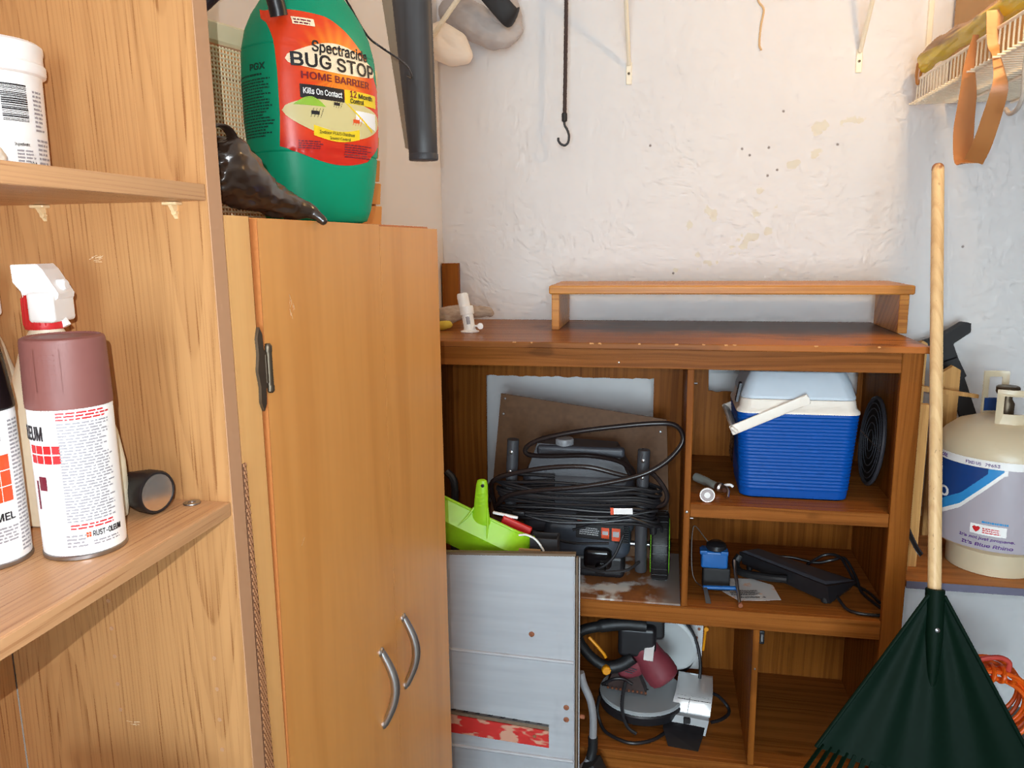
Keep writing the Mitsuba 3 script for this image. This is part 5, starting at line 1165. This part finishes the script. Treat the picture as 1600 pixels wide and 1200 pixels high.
pt = thing('propane_tank', 'cream propane gas tank with a blue printed band on the plywood ledge', 'propane tank')
material('tank_cream', lin(206, 190, 160), 0.32)
TO = np.array([0.876, 2.195, 0.6322]); TR = 0.154
part(pt, 'body', lathe([(0.06, 0.048), (0.10, 0.056), (0.132, 0.070), (0.149, 0.092), (TR, 0.115), (TR, 0.318), (0.150, 0.340), (0.136, 0.362), (0.108, 0.386), (0.07, 0.399), (0.02, 0.403)], 64, TO), 'tank_cream', 50)
part(pt, 'foot_ring', join(lathe([(0.104, 0.0), (0.108, 0.001), (0.108, 0.062), (0.104, 0.064), (0.104, 0.0)], 48, TO)), 'tank_cream')
def collar_piece(a0, a1, z0, z1, r=0.072):
    return wrap(lambda u, v, w: TO + np.array([(r + w) * math.cos(u), (r + w) * math.sin(u), v]), prism(sbox(math.radians(a0), z0, math.radians(a1), z1).buffer(0.008).difference(sbox(math.radians(a0) + 0.22, z0 + 0.058, math.radians(a1) - 0.22, z1 - 0.014).buffer(0.006)), 0.0035).subdivide().subdivide())
part(pt, 'collar', collar_piece(68, 118, 0.385, 0.505), 'tank_cream')
part(pt, 'collar', collar_piece(232, 335, 0.372, 0.478), 'tank_cream')
part(pt, 'valve', join(lathe([(0.016, 0.40), (0.018, 0.41), (0.018, 0.44), (0.012, 0.45), (0.012, 0.465)], 16, TO), lathe([(0.026, 0.465), (0.028, 0.468), (0.028, 0.482), (0.024, 0.485)], 10, TO)), 'dark_bronze')
fB = lambda u, v, w: TO + np.array([(TR + 0.0004 + w) * math.sin(u / TR), -(TR + 0.0004 + w) * math.cos(u / TR), v])
def band(lo, hi, u0, u1, w, n=40):
    return grid(lambda s, t: fB(u0 + (u1 - u0) * s, lo(u0 + (u1 - u0) * s) + (hi(u0 + (u1 - u0) * s) - lo(u0 + (u1 - u0) * s)) * t, w), n, 3)
UA, UB = -0.36, 0.20
part(pt, 'label_band', band(lambda u: 0.085, lambda u: 0.3175, UA, UB, 0.0), material('label_silver', lin(172, 164, 172), 0.35), True, label='printed silver, blue and white label band')
part(pt, 'label_stripe', band(lambda u: 0.298, lambda u: 0.3178, UA, UB, 0.0005), 'white_print', True)
sw = lambda d: (lambda u: float(np.interp(u, [-0.36, -0.26, -0.20, -0.14, -0.095, -0.045], [0.150, 0.148, 0.160, 0.194, 0.242, 0.297])) - d)
top_ = lambda u: 0.2975
part(pt, 'label_swoosh_white', band(lambda u: min(sw(0.012)(u), 0.2975), top_, UA, -0.040, 0.0005), 'white_print', True)
part(pt, 'label_swoosh_sky', band(lambda u: min(sw(0.0)(u), 0.2975), top_, UA, -0.048, 0.0008), 'print_sky', True)
part(pt, 'label_navy', band(lambda u: min(sw(-0.028)(u) + 0.006 * 0, 0.2975), top_, UA, -0.082, 0.0011), 'print_blue', True)
parts(pt, 'label_lettering_white', (words(fB, 'Blue', -0.320, 0.255, 0.036, 0.115, 0.0014), words(fB, 'Rhino', -0.327, 0.200, 0.034, 0.152, 0.0014),), 'white_print')
parts(pt, 'label_lettering', (words(fB, 'RESTORE', -0.240, 0.303, 0.0085, 0.050, 0.0008), words(fB, 'FIND US', -0.135, 0.303, 0.0075, 0.036, 0.0008), words(fB, '79653', -0.09, 0.303, 0.0075, 0.032, 0.0008), words(fB, 'It\u2019s not just propane.', -0.135, 0.112, 0.0068, 0.125, 0.0008, slant=0.2), words(fB, 'It\u2019s Blue Rhino', -0.128, 0.094, 0.0085, 0.115, 0.0008, slant=0.2),), 'print_purple')
part(pt, 'label_badge', band(lambda u: 0.125, lambda u: 0.151, -0.110, -0.03, 0.0005, 10), 'white_print', True)
part(pt, 'label_badge_print', join(wrap(lambda u, v, w: fB(u - 0.096, v + 0.138, w + 0.0009), prism(Polygon([(-0.009, 0.004), (-0.005, 0.008), (0.0, 0.0055), (0.005, 0.008), (0.009, 0.004), (0.006, -0.003), (0.0, -0.008), (-0.006, -0.003)]), 0.0003)), small_print(fB, -0.082, -0.04, 0.130, 0.146, 3, 81, w=0.0009)), 'print_red', False, stuff=True)
part(pt, 'label_sky_lettering', small_print(fB, -0.085, -0.02, 0.156, 0.166, 1, 83, w=0.0008), 'print_sky', False, stuff=True)
fc2 = lambda u, v, w: TO + np.array([(0.0712 - w) * math.cos(u), (0.0712 - w) * math.sin(u), v])
part(pt, 'collar_sticker', wrap(fc2, prism(sbox(math.radians(84), 0.405, math.radians(114), 0.440), 0.0004).subdivide().subdivide()), 'print_blue', False)

# scrap boards standing on the ledge
for k, (x0, x1, y, z1, ch, lab) in enumerate(((0.628, 0.642, 2.10, 1.085, 0.0, 'thin pale wood lath standing beside the entertainment center post'), (0.648, 0.672, 2.13, 1.075, 0.0, 'pine lath standing second from the entertainment center post'), (0.690, 0.725, 2.36, 1.205, 0.012, 'tall pine board standing behind the rake handle'), (0.758, 0.822, 2.375, 1.128, 0.02, 'wide pine board with a chamfered top standing left of the propane tank'))):
    poly = Polygon([(x0, 0.6324), (x1, 0.6324), (x1, z1), (x1 - ch, z1 + ch * 0.6), (x0, z1 - ch)])
    single('pine_board', prism_xz(poly, y, y + 0.02), 'scrap_pine', lab, 'board', False)
single('wood_stake', hexa([(0.655, 2.335, 1.078), (0.655, 2.335, 1.096), (0.655, 2.353, 1.096), (0.655, 2.353, 1.078)], [(0.86, 2.335, 1.056), (0.86, 2.335, 1.066), (0.86, 2.345, 1.066), (0.86, 2.345, 1.056)]), 'scrap_pine', 'pointed wooden stake lying level across the standing boards', 'stake', False)
clp = thing('bar_clamp', 'black bar clamp with a slanted jaw leaning against the wall behind the boards', 'clamp')
part(clp, 'bar', hexa([(0.985, 2.45, 0.6324), (1.038, 2.45, 0.6324), (1.038, 2.465, 0.6324), (0.985, 2.465, 0.6324)], [(0.785, 2.478, 1.195), (0.825, 2.478, 1.205), (0.825, 2.493, 1.205), (0.785, 2.493, 1.195)]), 'black_matte', False)
part(clp, 'jaw', prism_xz(Polygon([(0.70, 1.178), (0.79, 1.212), (0.85, 1.254), (0.868, 1.252), (0.869, 1.226), (0.826, 1.192), (0.83, 1.165), (0.79, 1.13), (0.775, 1.17), (0.70, 1.168)]), 2.462, 2.50), 'black_matte', False)
part(clp, 'slider', prism_xz(Polygon([(0.785, 1.13), (0.84, 1.152), (0.868, 1.098), (0.845, 1.08), (0.80, 1.085)]), 2.458, 2.505), 'black_plastic', False)
single('black_strap', tube(spline([(0.616, 2.10, 0.80), (0.622, 2.088, 0.775), (0.632, 2.07, 0.745), (0.645, 2.05, 0.715), (0.656, 2.045, 0.70)], 6), 1.0, sec=[(0.008 * math.cos(t), 0.0022 * math.sin(t)) for t in np.arange(12) / 12 * 6.283]), 'black_gloss', 'short black curved strap sticking out from the side of the entertainment center', 'strap')

# ---------------------------------------------------------------- rake
rk = thing('leaf_rake', 'leaf rake with a pale wooden handle and dark green plastic fan head', 'rake')
RT, RS = np.array([0.634, 2.10, 1.672]), np.array([0.5945, 1.75, 0.7238])
rd = RS - RT; RLn = np.linalg.norm(rd); rd /= RLn
hl = [(0.002, 0.0), (0.009, 0.001), (0.0125, 0.005), (0.0138, 0.012), (0.0138, RLn + 0.09), (0.011, RLn + 0.11)]
hm_ = orient(lathe(hl, 24), rd, RT)
def _handle(p, n, uv):
    c = soft_wood(lin(220, 188, 140), lin(196, 156, 108), 'z', seed=21.0, knots=False)(p, n, uv)
    t = smoothstep(1.655, 1.668, p.z + (fbm(p.x * 150, p.y * 150, p.z * 40, 2) - 0.5) * 0.03)
    dirt = smoothstep(0.78, 0.86, fbm(p.x * 260, p.y * 260, p.z * 40, 2))
    return mix(mix(c, lin(150, 96, 62), t), lin(140, 100, 66), dirt * 0.6)
part(rk, 'handle', hm_, material('rake_handle', proc(_handle), 0.42), label='pale wooden handle')
material('rake_green', lin(3, 25, 15), 0.6, spec=0.12)
RA = np.array([0.5935, 1.748, 0.727])
rdn = np.array([-0.030, -0.235, -0.97]); rdn /= np.linalg.norm(rdn)     # down the fan
rx_ = np.array([1.0, 0.02, 0.0]); rx_ -= rdn * (rx_ @ rdn); rx_ /= np.linalg.norm(rx_)
rn_ = np.cross(rdn, rx_) * -1
rn_ = rn_ if rn_[1] < 0 else -rn_
def fan(s, t, o=0.0):
    # s across, t down the head
    w = 0.016 + 0.213 * t
    x = (s - 0.5) * 2 * w
    low = 0.365 + 0.032 * (1 - (2 * s - 1) ** 2)
    ridge = 0.0045 * math.cos((s - 0.5) * 2 * math.pi * 4) * min(1, t * 2)
    bow = -0.02 * (2 * s - 1) ** 2 * t
    return RA + rdn * (low * t) + rx_ * x + rn_ * (ridge + bow + 0.012 * (1 - t) + o)
part(rk, 'fan_head', grid(lambda s, t: fan(s, t), 64, 12, thick=-rn_ * 0.003), 'rake_green', 40, label='dark green plastic fan')
part(rk, 'socket', tube(np.array([RA + rn_ * 0.004 - rdn * 0.012, RA + rn_ * 0.004, RA + rdn * 0.09 + rn_ * 0.008, RA + rdn * 0.16 + rn_ * 0.006, RA + rdn * 0.22 + rn_ * 0.0]), [0.0195, 0.0195, 0.0175, 0.012, 0.006], 20), 'rake_green')
for sgn in (0.0, 1.0):
    part(rk, 'edge_rib', tube(np.array([fan(sgn, t, 0.002) for t in np.linspace(0, 1, 12)]), 0.0042, 8), 'rake_green')
part(rk, 'screw', orient(lathe([(0.005, 0.0), (0.005, 0.002), (0.002, 0.0035)], 14), rn_, RA + rdn * 0.072 + rn_ * 0.0255), 'steel')
nt = 26
for k in range(nt):
    s = (k + 0.5) / nt
    a = fan(s, 0.995)
    e = fan(s, 1.0) - fan(s, 0.9); e /= np.linalg.norm(e)
    tl = 0.19
    pts = [a - e * 0.01, a + e * tl * 0.5, a + e * tl * 0.9 , a + e * tl + rn_ * 0.018 + [0, 0, -0.004], a + e * (tl - 0.004) + rn_ * 0.045 + [0, 0, -0.012]]
    part(rk, 'tine', tube(spline(pts, 4), 1.0, sec=[(0.0055, 0.0012), (0.0055, -0.0012), (-0.0055, -0.0012), (-0.0055, 0.0012)]), 'rake_green', 30)

# orange extension cord and handle low on the right
oc = thing('orange_cord', 'coiled bright orange extension cord hanging low at the right edge behind the rake', 'cord')
material('cord_orange', lin(236, 96, 16), 0.4)
rg = random.Random(4)
for k in range(9):
    c = np.array([0.905 + rg.uniform(-0.006, 0.006), 2.16 + 0.011 * k, 0.225 + rg.uniform(-0.006, 0.006)])
    rx2, rz2 = 0.105 + rg.uniform(-0.012, 0.01), 0.092 + rg.uniform(-0.012, 0.008)
    tl_ = rg.uniform(-0.15, 0.15)
    part(oc, 'coil', tube(np.array([c + [rx2 * math.cos(t) + tl_ * 0.02, 0.02 * math.sin(t + k), rz2 * math.sin(t)] for t in np.arange(40) / 40 * 6.2832]), 0.0058, 8, closed=True), 'cord_orange')
part(oc, 'wrap', tube(np.array([[0.85 + 0.012 * math.cos(a) * 0 + 0.10 * a / 25, 2.155 + 0.062 * (0.5 - 0.5 * math.cos(a)), 0.315 + 0.018 * math.sin(a)] for a in np.linspace(0, 25, 120)]), 0.0055, 8), 'cord_orange')
part(oc, 'handle', tube(spline([(0.845, 2.19, 0.25), (0.835, 2.185, 0.30), (0.86, 2.185, 0.345), (0.915, 2.185, 0.362), (0.945, 2.185, 0.35), (0.945, 2.185, 0.32)], 8), 0.007, 10), material('coral', lin(206, 74, 62), 0.4), label='coral pink carrying handle')

# ---------------------------------------------------------------- things on and under the high wire shelves
def brace(label, foot, top):
    b = thing('shelf_brace', label, 'shelf brace')
    foot, top = np.array(foot, float), np.array(top, float)
    return b, foot, top
for lab, fx, fz, tx in (('white diagonal shelf brace screwed to the back wall at the upper middle', -0.129, 1.999, -0.137), ('white diagonal shelf brace screwed to the back wall at the upper right', 0.536, 2.0, 0.538)):
    b = thing('shelf_brace', lab, 'shelf brace')
    part(b, 'arm', join(rod([fx, WY - 0.012, fz + 0.032], [tx, WY - 0.30, fz + 0.325], 0.0062, 12)), 'white_enamel')
    ft = part(b, 'foot_plate', cbox([fx - 0.009, WY - 0.006, fz - 0.026], [fx + 0.009, WY, fz + 0.04], 0.002), 'white_enamel', False)
    part(ft, 'screw', lathe([(0.004, 0.0005), (0.004, -0.0012), (0.001, -0.002)], 12, (fx, WY - 0.006, fz + 0.006), 'y'), 'dark_bronze')
b = thing('shelf_brace', 'white diagonal shelf brace from the left wall in front of the grey cloth bag', 'shelf brace')
part(b, 'arm', rod([-0.735, 2.40, 2.080], [-0.43, 2.27, 2.365], 0.0075, 12), 'white_enamel')
part(b, 'foot_plate', cbox([-0.74, 2.39, 2.045], [-0.733, 2.41, 2.10], 0.002), 'white_enamel', False)
single('hanging_string', tube(spline([(0.235, WY - 0.004, 2.24), (0.246, WY - 0.004, 2.19), (0.262, WY - 0.004, 2.165), (0.256, WY - 0.004, 2.12), (0.254, WY - 0.004, 2.07), (0.260, WY - 0.005, 2.052)], 8), 0.0032, 8), material('cord_tan', lin(206, 172, 128), 0.5), 'thin tan cord hanging down the back wall between two shelf braces', 'string')
bg = thing('bungee_cord', 'black bungee cord hanging with an open hook at its end before the back wall', 'bungee cord')
pth = np.array([(-0.3145, 2.49, 2.30), (-0.3165, 2.49, 2.10), (-0.320, 2.49, 1.885)])
part(bg, 'cord', tube(spline(pth, 30), [0.0058 + 0.0005 * math.sin(i * 2.2) for i in range(61)], 10), material('bungee_brown', lin(58, 42, 38), 0.7), label='braided black-brown elastic')
part(bg, 'ferrule', lathe([(0.006, 0), (0.0085, 0.002), (0.0085, 0.024), (0.006, 0.026)], 18, (-0.3205, 2.49, 1.862)), 'black_matte')
part(bg, 'hook', tube(spline([(-0.3205, 2.49, 1.870), (-0.320, 2.49, 1.852), (-0.312, 2.49, 1.838), (-0.3065, 2.49, 1.820), (-0.3085, 2.49, 1.802), (-0.318, 2.49, 1.792), (-0.330, 2.49, 1.795), (-0.3385, 2.49, 1.805), (-0.3400, 2.49, 1.815)], 8), 0.0036, 10), 'black_plastic')

# black flat tube hanging in the left corner
ft_ = thing('blower_tube', 'long dark grey flattened plastic tube hanging in the corner beside the green jug', 'tube')
a_, b_ = np.array([-0.526, 1.62, 2.12]), np.array([-0.4985, 1.600, 1.671])
rings = []
for t in np.linspace(0, 1, 9):
    c = a_ + (b_ - a_) * t
    w = 0.045 + (0.029 - 0.045) * t
    ang = np.arange(28) / 28 * 2 * np.pi
    rings.append(np.stack([c[0] + w * np.cos(ang), c[1] + 0.020 * np.sin(ang) + 0.1 * w * np.cos(ang), np.full(28, c[2]) - 0.02 * t * np.cos(ang) * 0], 1))
part(ft_, 'barrel', loft(rings[::-1]), material('tube_dark', proc(lambda p, n, uv: mix(lin(70, 68, 70), lin(52, 49, 50), fbm(p.x * 120, p.y * 60, p.z * 3, 3))), 0.45), True)
part(ft_, 'mouth_rim', loft([np.stack([b_[0] + w * np.cos(ang), b_[1] + d * np.sin(ang) + 0.1 * w * np.cos(ang), np.full(28, b_[2] + z)], 1) for z, w, d in ((-0.004, 0.0285, 0.0205), (-0.002, 0.030, 0.022), (0.008, 0.030, 0.022), (0.01, 0.0285, 0.0205))]), 'tube_grey')
single('wood_lath', hexa([(-0.556, 1.655, 1.70), (-0.526, 1.655, 1.69), (-0.526, 1.662, 1.69), (-0.556, 1.662, 1.70)], [(-0.612, 1.655, 2.12), (-0.555, 1.655, 2.12), (-0.555, 1.662, 2.12), (-0.612, 1.662, 2.12)]), material('lath_grey', lin(150, 132, 110), 0.6), 'greyish lath hanging just behind the dark flattened tube', 'lath', False)

# beige cap and grey cloth bag with a black strap, under the left shelf
bc2 = thing('beige_pouch', 'beige soft pouch hanging under the left wire shelf in the corner', 'pouch')
bq2 = blob([(-0.700, 2.43, 2.12, 0.036), (-0.695, 2.425, 2.085, 0.040), (-0.655, 2.42, 2.062, 0.036), (-0.616, 2.415, 2.055, 0.027), (-0.640, 2.42, 2.09, 0.036), (-0.690, 2.43, 2.125, 0.034)], 0.008, 6)
part(bc2, 'body', bq2, material('beige_cloth', lin(238, 224, 208), 0.75), True)
gb = thing('cloth_bag', 'grey cloth bag with a black strap bulging down from the high left shelf', 'bag')
gq = blob([(-0.66, 2.490, 2.20, 0.05), (-0.585, 2.470, 2.155, 0.055), (-0.545, 2.465, 2.125, 0.045), (-0.505, 2.460, 2.112, 0.036), (-0.478, 2.460, 2.115, 0.022), (-0.452, 2.460, 2.133, 0.012), (-0.50, 2.470, 2.18, 0.05)], 0.007, 5)
gq = disp(gq, 0.008, 22, 4, 3)
part(gb, 'body', gq, material('grey_cloth', proc(lambda p, n, uv: mix(lin(192, 182, 176), lin(156, 148, 146), fbm(p.x * 30, p.y * 30, p.z * 30, 3))), 0.8), True)
part(gb, 'strap', tube(spline([(-0.56, 2.36, 2.25), (-0.52, 2.355, 2.205), (-0.485, 2.36, 2.165), (-0.462, 2.375, 2.142), (-0.455, 2.40, 2.150)], 7), 1.0, sec=[(0.006 * math.cos(t), 0.030 * math.sin(t)) for t in np.arange(16) / 16 * 6.283]), 'black_matte', label='black strap')

# right wire shelf along the right wall
ws = thing('wire_shelf', 'white wire shelf with an upstand lip on the right wall near the top', 'wire shelf')
SX, SZ0, SZ1, SY0, SY1 = 0.682, 1.874, 1.936, 1.35, 2.50
part(ws, 'lip_rod', rod([SX, SY0, SZ0], [SX, SY1, SZ0], 0.0048, 10), 'white_enamel')
part(ws, 'lip_rod', rod([SX, SY0, SZ1], [SX, SY1, SZ1], 0.0042, 10), 'white_enamel')
n_w = 47
for k in range(n_w):
    y = SY0 + 0.012 + (SY1 - SY0 - 0.024) * k / (n_w - 1)
    part(ws, 'wire', tube(spline([(SX - 0.0005, y, SZ1), (SX - 0.0005, y, SZ0 + 0.012), (SX + 0.002, y, SZ0 - 0.002), (SX + 0.015, y, SZ0 - 0.003), (WX1 - 0.006, y, SZ0 - 0.003)], 4), 0.0022, 6), 'white_enamel')
for x in (0.80, 0.93, 1.06):
    part(ws, 'deck_rod', rod([x, SY0, SZ0 - 0.0085], [x, SY1, SZ0 - 0.0085], 0.0036, 8), 'white_enamel')
part(ws, 'wall_rail', cbox([WX1 - 0.006, SY0, SZ0 - 0.012], [WX1, SY1, SZ0 + 0.012], 0.002), 'white_enamel', False)
single('wall_standard', cbox([0.712, WY - 0.012, 1.985], [0.726, WY, 2.40], 0.001), 'white_enamel', 'white vertical shelf standard screwed to the back wall above the wire shelf', 'shelf standard', False)
cbx = thing("cardboard_carton", "brown cardboard carton standing on the right wire shelf behind the yellow cloth", "box")
part(cbx, 'panel', cbox([0.775, 1.75, SZ0 + 0.0002], [1.13, 2.53, SZ0 + 0.006]), 'cardboard', False)
for a, bb_ in (([0.775, 1.75, SZ0 + 0.006], [0.780, 2.53, 2.22]), ([1.125, 1.75, SZ0 + 0.006], [1.13, 2.53, 2.22]), ([0.780, 1.75, SZ0 + 0.006], [1.125, 1.755, 2.22]), ([0.780, 2.525, SZ0 + 0.006], [1.125, 2.53, 2.22])):
    part(cbx, 'panel', cbox(a, bb_), 'cardboard', False)
yc = thing('yellow_cloth', 'folded yellow-olive cloth lying along the lip of the right wire shelf', 'cloth')
yq = blob([(0.692, 2.47, 1.970, 0.020), (0.690, 2.42, 1.982, 0.026), (0.698, 2.30, 1.990, 0.026), (0.70, 2.18, 1.985, 0.024), (0.702, 2.05, 1.984, 0.024), (0.704, 1.90, 1.986, 0.026), (0.706, 1.74, 1.99, 0.028)], 0.008, 5)
yv = yq.vertices
yq.vertices = yv + yq.vertex_normals * (0.012 * (meshkit.fbm(yv * np.array([50, 9, 60]), 3, 5) - 0.5) * 2)[:, None]
yq.vertices[:, 0] = np.minimum(yq.vertices[:, 0], 0.772)
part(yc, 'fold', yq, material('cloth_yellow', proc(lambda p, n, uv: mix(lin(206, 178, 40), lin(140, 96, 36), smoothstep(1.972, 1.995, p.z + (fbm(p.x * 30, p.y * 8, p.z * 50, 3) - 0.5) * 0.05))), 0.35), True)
part(yc, 'clip', blob([(0.680, 2.475, 1.972, 0.010), (0.678, 2.478, 1.945, 0.009), (0.679, 2.479, 1.925, 0.006)], 0.004, 4), material('clip_brown', lin(176, 112, 52), 0.3), True, label='shiny brown buckle at its end')
stp = thing('tan_strap', 'tan leather strap looped over the wire shelf lip and hanging down', 'strap')
material('leather_tan', lin(176, 116, 66), 0.45)
def ribbon(pts, widths, nrm, th=0.0022):
    p = spline(pts, 8)
    wd_ = np.interp(np.linspace(0, 1, len(p)), np.linspace(0, 1, len(widths)), widths)
    tg = np.gradient(p, axis=0); tg /= np.linalg.norm(tg, axis=1, keepdims=True)
    nr_ = np.array([np.interp(np.linspace(0, 1, len(p)), np.linspace(0, 1, len(nrm)), np.array(nrm)[:, i]) for i in range(3)]).T
    sd_ = np.cross(tg, nr_); sd_ /= np.linalg.norm(sd_, axis=1, keepdims=True)
    nn = np.cross(sd_, tg)
    return loft([np.array([p[i] + sd_[i] * wd_[i] / 2 * a + nn[i] * th * b for a, b in ((1, 0.5), (1, -0.5), (-1, -0.5), (-1, 0.5))]) for i in range(len(p))])
part(stp, 'front_run', ribbon([(0.676, 2.049, 1.950), (0.672, 2.062, 1.890), (0.672, 2.056, 1.819), (0.672, 2.063, 1.749), (0.672, 2.050, 1.690), (0.672, 2.030, 1.672), (0.673, 1.992, 1.664)], [0.012, 0.022, 0.036, 0.043, 0.042, 0.042, 0.042], [(-0.5, -0.86, 0.1)] * 5 + [(-0.35, -0.7, 0.6), (0.0, -0.3, 1.0)]), 'leather_tan', 30)
part(stp, 'back_run', ribbon([(0.676, 1.946, 1.975), (0.672, 1.930, 1.907), (0.672, 1.911, 1.878), (0.672, 1.882, 1.834), (0.672, 1.874, 1.800), (0.672, 1.900, 1.753), (0.672, 1.940, 1.699), (0.673, 1.985, 1.666)], [0.034, 0.024, 0.014, 0.021, 0.032, 0.036, 0.038, 0.040], [(-0.25, -0.96, 0.1)] * 8), 'leather_tan', 30)
single('shelf_hook', tube(spline([(0.680, 1.775, 1.874), (0.678, 1.775, 1.82), (0.678, 1.770, 1.775), (0.677, 1.785, 1.750), (0.677, 1.82, 1.744), (0.677, 1.845, 1.757)], 8), 0.0045, 10), material('hook_grey', lin(170, 160, 150), 0.35), 'grey S hook hanging under the wire shelf at the right edge', 'hook')
